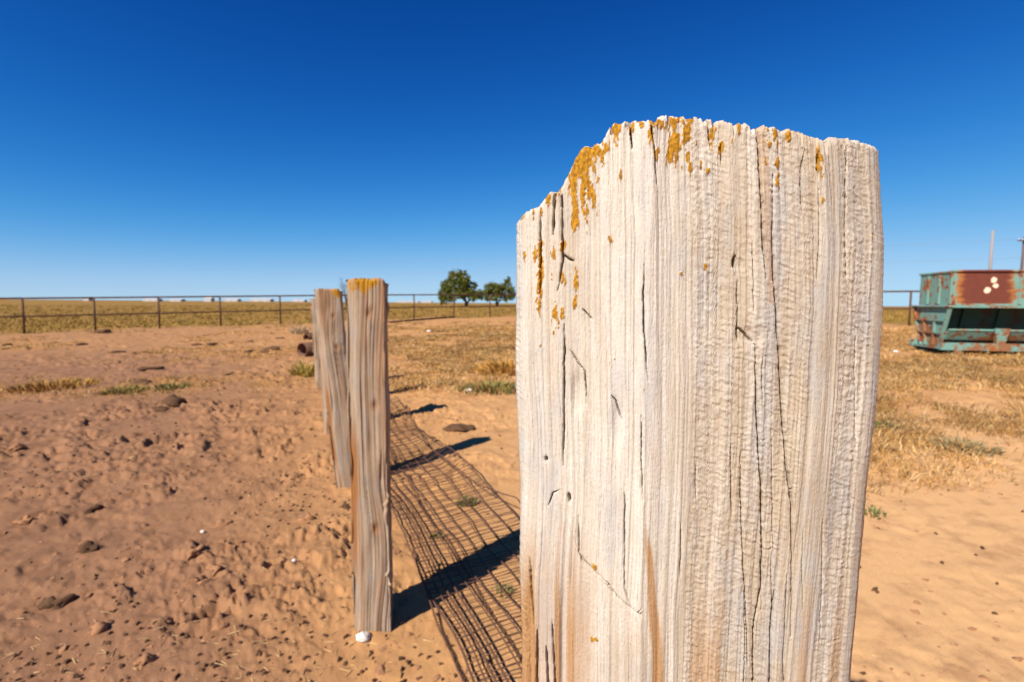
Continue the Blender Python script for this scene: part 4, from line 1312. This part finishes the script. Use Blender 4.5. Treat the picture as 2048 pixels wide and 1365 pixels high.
def feeder():
    p = survey(1893, 711)
    root = empty('cattle_feeder', p + Vector((0, 0, 0.03)), R(-12))
    tag(root, 'green and rust-brown steel hopper feeder standing on skids at the right', 'feeder')
    L, D = 3.3, 1.02
    def part(name, m, parent=root, mat=M_PAINT):
        return m.build(name, mat, parent)
    t = 0.012
    # upper bin: four sheets and a rolled rim
    fr = part('front_panel', MB().box(0, L, 0, t, 0.93, 1.56))
    for k in range(4):
        x = 0.02 + k * (L - 0.09) / 3
        part('seam', MB().box(x, x + 0.05, -0.014, -0.001, 0.95, 1.545), fr)
    part('back_panel', MB().box(0, L, D - t, D, 0.93, 1.56))
    e = part('end_panel', MB().box(-t, -0.001, 0, D, 0.93, 1.54))
    part('end_panel', MB().box(L + 0.001, L + t, 0, D, 0.93, 1.54))
    for y in (0.3, 0.68):
        part('stiffener', MB().box(-0.045, -t - 0.001, y, y + 0.05, 0.95, 1.52), e)
    r = MB()
    r.tube([(-0.02, -0.015, 1.575), (L + .02, -0.015, 1.575)], 0.022, 8)
    part('front_rim', r)
    r = MB(); r.tube([(-0.02, D + .015, 1.575), (L + .02, D + .015, 1.575)], 0.022, 8); part('back_rim', r)
    r = MB(); r.tube([(-0.02, -0.015, 1.563), (-0.02, D + .015, 1.563)], 0.020, 8); part('end_rim', r)
    r = MB(); r.tube([(L + 0.02, -0.015, 1.563), (L + 0.02, D + .015, 1.563)], 0.020, 8); part('end_rim', r)
    # ledge under the bin
    part('ledge', MB().box(0.0, L, -0.05, 0.02, 0.885, 0.928))
    # sloping hopper walls
    def slope(y0, z0, y1, z1):
        return MB().hexa([(0.03, y0, z0), (L - .03, y0, z0), (L - .03, y0 + t, z0), (0.03, y0 + t, z0),
                          (0.03, y1, z1), (L - .03, y1, z1), (L - .03, y1 + t, z1), (0.03, y1 + t, z1)])
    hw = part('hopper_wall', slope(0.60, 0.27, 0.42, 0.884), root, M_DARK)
    for k in range(5):
        x = 0.45 + k * 0.6
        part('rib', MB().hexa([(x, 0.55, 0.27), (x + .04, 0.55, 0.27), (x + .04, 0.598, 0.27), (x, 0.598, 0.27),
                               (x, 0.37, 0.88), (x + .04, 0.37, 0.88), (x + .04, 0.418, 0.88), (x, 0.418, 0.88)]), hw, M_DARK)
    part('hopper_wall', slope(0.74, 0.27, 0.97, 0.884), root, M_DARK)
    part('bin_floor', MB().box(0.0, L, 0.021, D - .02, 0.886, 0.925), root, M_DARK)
    # end plates: trapezoid, wide at the flange, with ribs
    for sx, x0 in ((-1, -0.03), (1, L + 0.005)):
        x1 = x0 + 0.025
        ep = part('end_plate', MB().hexa([(x0, 0.16, 0.13), (x1, 0.16, 0.13), (x1, 0.80, 0.13), (x0, 0.80, 0.13),
                                          (x0, -0.10, 0.90), (x1, -0.10, 0.90), (x1, 1.14, 0.90), (x0, 1.14, 0.90)]))
        xa, xb = (x0 - 0.045, x0 - 0.001) if sx < 0 else (x1 + .001, x1 + .045)
        part('flange', MB().box(xa - .02, xb + .02, -0.13, 1.18, 0.895, 0.925), ep)
        for z, ya, yb in ((0.62, 0.0, 1.02), (0.37, 0.09, 0.90)):
            part('rib', MB().box(xa, xb, ya, yb, z, z + 0.035), ep)
        for ya, yb in ((0.36, 0.33), (0.62, 0.70)):
            part('rib', MB().hexa([(xa, ya, 0.14), (xb, ya, 0.14), (xb, ya + .04, 0.14), (xa, ya + .04, 0.14),
                                   (xa, yb, 0.61), (xb, yb, 0.61), (xb, yb + .04, 0.61), (xa, yb + .04, 0.61)]), ep)
        for ys in ((0.155, -0.105), (0.775, 1.115)):
            part('edge_strip', MB().hexa([(xa, ys[0], 0.13), (xb, ys[0], 0.13), (xb, ys[0] + .03, 0.13), (xa, ys[0] + .03, 0.13),
                                          (xa, ys[1], 0.894), (xb, ys[1], 0.894), (xb, ys[1] + .03, 0.894), (xa, ys[1] + .03, 0.894)]), ep)
    # feed trough along the front
    tr = part('trough', MB().hexa([(0.0, 0.10, 0.27), (L, 0.10, 0.27), (L, 0.30, 0.27), (0.0, 0.30, 0.27),
                                   (0.0, -0.02, 0.45), (L, -0.02, 0.45), (L, 0.02, 0.45), (0.0, 0.02, 0.45)]))
    r = MB(); r.tube([(0, -0.01, 0.46), (L, -0.01, 0.46)], 0.02, 8); part('trough_lip', r, tr)
    for x in (0.78, 1.85, 2.8):
        part('bracket', MB().hexa([(x, -0.05, 0.20), (x + .13, -0.05, 0.20), (x + .13, 0.05, 0.20), (x, 0.05, 0.20),
                                   (x - .06, -0.075, 0.50), (x + .19, -0.075, 0.50), (x + .19, -0.04, 0.50), (x - .06, -0.04, 0.50)]), tr)
    # skids
    part('skid', MB().box(-0.12, L + .1, -0.05, 0.04, 0.075, 0.215))
    part('skid', MB().box(-0.12, L + .1, 0.96, 1.06, 0.075, 0.215))
    for x in (-0.10, 1.0, 2.2, L + .01):
        part('cross_member', MB().box(x, x + .07, 0.045, 0.955, 0.085, 0.125))
    for x in (0.1, L - .2):
        for y in (-0.05, 0.97):
            part('foot', MB().box(x, x + .12, y, y + .08, -0.05, 0.074))
    fl = part('floor_plate', MB().box(0.0, L, 0.20, 0.80, 0.235, 0.262))
    return root


feeder()

# ------------------------------------------------------------------ trees
def tree(px, D, height, crown, trunks, seed, label, name='pasture_tree'):
    """crown: list of (dx, z, rx, rz) clumps in metres from the trunk foot"""
    b = bearing(px)
    x0 = b * D
    z0 = float(ground_z(x0, D))
    root = empty(name, (x0, D, z0))
    tag(root, label, 'tree', 'pasture trees')
    r2 = np.random.default_rng(seed)
    for i, pts in enumerate(trunks):
        P = np.array(pts, float)
        s = np.linspace(0, len(P) - 1, 14)
        Q = np.stack([np.interp(s, range(len(P)), P[:, k]) for k in range(3)], -1)
        Q += (r2.uniform(-.05, .05, Q.shape)) * (s[:, None] > 0)
        MB().tube(Q, np.linspace(P[0][3], P[-1][3], 14), 7).build('trunk' if i == 0 else 'limb', M_BARK, root, True)
    V, C = [], []
    for (dx, dy, z, rx, rz) in crown:
        n = int(720 * rx * rz)
        th = r2.normal(size=(n, 3)); th /= np.linalg.norm(th, axis=1)[:, None]
        rr = r2.uniform(0.35, 1.05, n) ** 0.6
        # leafy sprays: gather the leaves about twig ends so that gaps stay open
        nk = max(6, n // 16)
        tw = r2.normal(size=(nk, 3)); tw /= np.linalg.norm(tw, axis=1)[:, None]
        tw *= (r2.uniform(.25, 1.0, nk) ** .5)[:, None]
        pt = tw[r2.integers(0, nk, n)] + r2.normal(0, 0.15, (n, 3))
        c = np.array([dx, dy, z]) + pt * np.array([rx, rx, rz])
        sz = r2.uniform(.10, .24, n)
        u = r2.normal(size=(n, 3)); u /= np.linalg.norm(u, axis=1)[:, None]
        v = np.cross(u, r2.normal(size=(n, 3))); v /= np.linalg.norm(v, axis=1)[:, None]
        q = np.stack([c - u * sz[:, None], c + v * sz[:, None] * .55, c + u * sz[:, None], c - v * sz[:, None] * .55], 1)
        V.append(q.reshape(-1, 3))
        base = np.array([(0.10, 0.115, 0.016), (0.14, 0.135, 0.013), (0.065, 0.085, 0.02), (0.17, 0.15, 0.015)])
        cc = base[r2.choice(4, n, p=[.35, .3, .2, .15])] * r2.uniform(.7, 1.3, (n, 1))
        C.append(np.repeat(cc, 4, 0))
    V = np.vstack(V); C = np.vstack(C)
    me = np_mesh('crown', V, np.arange(len(V)).reshape(-1, 4), None, False)
    set_col(me, 'blade', C)
    link('crown', me, M_LEAF, root)


k = 92 / 1024.0                                           # metres per photo pixel at the trees
tree(933, 92, 7.2, [(-42 * k, 0, 24 * k, 13 * k, 15 * k), (-50 * k, 0, 15 * k, 8 * k, 9 * k), (-38 * k, .5, 40 * k, 14 * k, 14 * k), (-20 * k, 0, 58 * k, 16 * k, 15 * k), (-14 * k, -.5, 40 * k, 16 * k, 15 * k),
                    (0, 0, 50 * k, 12 * k, 12 * k), (5 * k, 0, 30 * k, 14 * k, 11 * k), (22 * k, 0, 26 * k, 13 * k, 9 * k), (14 * k, .4, 44 * k, 8 * k, 7 * k), (30 * k, 0, 22 * k, 6 * k, 8 * k), (-8 * k, 0, 68 * k, 9 * k, 6 * k), (-30 * k, -.6, 18 * k, 12 * k, 9 * k), (14 * k, -.6, 18 * k, 10 * k, 7 * k), (-10 * k, -1, 26 * k, 14 * k, 9 * k)],
     [[(0, 0, 0, .28), (-.2, 0, 1.3, .22), (-1.2, 0, 3.2, .14), (-1.9, 0, 5.3, .05)], [(0, 0, .3, .2), (.5, 0, 1.4, .15), (1.3, 0, 2.6, .10), (2.2, 0, 3.2, .04)],
      [(0, 0, .8, .18), (-1.0, .2, 1.8, .12), (-3.3, 0, 2.6, .05)], [(-.2, 0, 1.4, .15), (.2, .3, 3.0, .1), (.1, .2, 5.2, .04)]], 5,
     'taller, wider green tree with low left branches standing beyond the pipe fence')
k2 = 98 / 1024.0
tree(994, 98, 6.4, [(-14 * k2, 0, 36 * k2, 13 * k2, 12 * k2), (-18 * k2, 0, 22 * k2, 9 * k2, 9 * k2), (2 * k2, 0, 36 * k2, 12 * k2, 13 * k2), (20 * k2, 0, 42 * k2, 9 * k2, 13 * k2), (21 * k2, 0, 54 * k2, 5 * k2, 6 * k2),
                    (30 * k2, 0, 28 * k2, 8 * k2, 12 * k2), (20 * k2, 0, 18 * k2, 9 * k2, 7 * k2), (8 * k2, .4, 26 * k2, 9 * k2, 8 * k2), (-6 * k2, -.6, 18 * k2, 10 * k2, 7 * k2)],
     [[(0, 0, 0, .25), (-.1, 0, 1.2, .2), (-.9, 0, 3.4, .08)], [(0, 0, .3, .18), (.6, 0, 1.7, .13), (1.8, 0, 4.2, .05)], [(.2, 0, .9, .13), (1.4, 0, 1.9, .08), (2.4, 0, 2.4, .04)]], 9,
     'smaller green tree just right of the taller one, beside the big post')


def bare_shrub():
    b = bearing(694)
    D = 45.0
    root = empty('bare_shrub', (b * D, D, float(ground_z(b * D, D))))
    tag(root, 'leafless grey shrub in the gap between the two nearest slim posts', 'shrub')
    r2 = np.random.default_rng(4)
    for i in range(9):
        a = r2.uniform(-1, 1)
        H = r2.uniform(2.0, 3.2)
        P = [(0, 0, 0), (a * .15, r2.uniform(-.2, .2), H * .4), (a * .5, r2.uniform(-.4, .4), H * .75), (a * .75, r2.uniform(-.4, .4), H)]
        m = MB(); m.tube(P, [.05, .035, .02, .008], 5)
        for j in range(5):
            s = r2.uniform(.35, .95) * 3
            k_ = int(s); f = s - k_
            q = np.array(P[k_]) * (1 - f) + np.array(P[min(3, k_ + 1)]) * f
            e = q + np.array([r2.uniform(-.4, .4), r2.uniform(-.3, .3), r2.uniform(.2, .5)])
            m.tube([q, (q + e) / 2 + r2.uniform(-.04, .04, 3), e], [.015, .010, .005], 4)
        m.build('stem', M_BARK, root)


bare_shrub()

# ------------------------------------------------------------------ power poles
def pole(px, D, H, rad, mat, arm, label):
    b = bearing(px)
    z = float(ground_z(b * D, D))
    root = empty('utility_pole', (b * D, D, z))
    tag(root, label, 'utility pole', 'utility poles')
    MB().tube([(0, 0, -.5), (0, 0, H * .5), (0, 0, H)], [rad, rad * .88, rad * .72], 10).build('shaft', mat, root, True)
    if arm:
        MB().box(-.95, .95, -rad - .12, -rad, H - .55, H - .40).build('crossarm', mat, root)
        for x in (-.85, -.35, .4, .85):
            MB().tube([(x, -rad - .06, H - .4), (x, -rad - .06, H - .30), (x, -rad - .06, H - .22)], [.03, .06, .03], 8).build('insulator', M_CAN, root, True)
        MB().tube([(.38, -.2, H - 2.2), (.38, -.2, H - 2.15), (.38, -.2, H - 1.4), (.38, -.2, H - 1.33)], [.18, .24, .24, .16], 14).build('transformer', M_CAN, root, True)
        MB().box(.05, .3, -.22, -.16, H - 1.85, H - 1.75).build('hanger', M_CAN, root)
    return root


pole(1975, 56, 9.0, 0.17, M_POLE_PALE, False, 'pale bare pole rising behind the green feeder')
pole(2038, 60, 8.9, 0.16, M_POLE_DARK, True, 'dark utility pole with crossarm at the right edge of the photo')
b = bearing(2038)
r0 = np.array([b * 60, 60, 9.0])
for i, (dz, lab) in enumerate(((-0.15, 'upper of two thin power lines crossing the sky from the dark pole'), (-2.3, 'lower of two thin power lines crossing the sky from the dark pole'))):
    s = np.linspace(0, 1, 40)
    e = np.array([r0[0] - 110, 105, 9.0])
    P = r0[None] + (e - r0)[None] * s[:, None]
    P[:, 2] += dz + 0.25 - 2.0 * 4 * s * (1 - s) * .35
    o = MB().tube(P - P[0], 0.011, 4).build('power_line', M_LINE, None, True)
    o.location = P[0]
    tag(o, lab, 'cable', 'power lines')

# ------------------------------------------------------------------ far white buildings on the skyline
def shed(px, D, wid, hgt, dep, label):
    b = bearing(px)
    root = empty('far_shed', (b * D, D, float(ground_z(b * D, D))))
    tag(root, label, 'building', 'white buildings on the skyline')
    h = wid / 2
    hgt *= 0.78
    MB().box(-h, h, 0, dep, -1, hgt * .72).build('wall', M_WHITE, root)
    MB().add([(-h - .3, -.3, hgt * .725), (h + .3, -.3, hgt * .725), (h + .3, dep + .3, hgt * .725), (-h - .3, dep + .3, hgt * .725), (-h - .3, dep / 2, hgt), (h + .3, dep / 2, hgt)],
             [(0, 1, 5, 4), (2, 3, 4, 5), (3, 2, 1, 0)], [(1, 2, 5), (3, 0, 4)]).build('roof', M_ROOF, root)
    for i in range(2):
        x = -h * .5 + i * h * .9
        MB().box(x, x + wid * .1, -.06, -.01, 0, hgt * .5).build('door', M_ROOF, root)


shed(172, 900, 10, 6.5, 12, 'tiny white shed on the skyline at far left')
shed(300, 900, 26, 6.5, 14, 'low white shed on the skyline above the third fence post from the left edge')
shed(350, 950, 22, 6.0, 14, 'grey-white shed on the skyline between third and fourth fence posts')
shed(415, 1000, 14, 11, 12, 'tallest pale building on the skyline left of the fourth fence post')
shed(462, 1000, 26, 7.5, 14, 'white shed on the skyline just right of the fourth fence post')
shed(520, 1000, 40, 7.5, 16, 'long white building on the skyline left of the fifth fence post')
shed(596, 1050, 26, 6.5, 14, 'white shed on the skyline left of the wooden post row')
shed(815, 1100, 46, 5.5, 16, 'long pale building on the skyline right of the lichen-capped post')
shed(853, 1100, 22, 6.5, 16, 'pale shed on the skyline just left of the green trees')

scene.render.engine = 'CYCLES'
scene.render.resolution_x, scene.render.resolution_y = 1024, 682
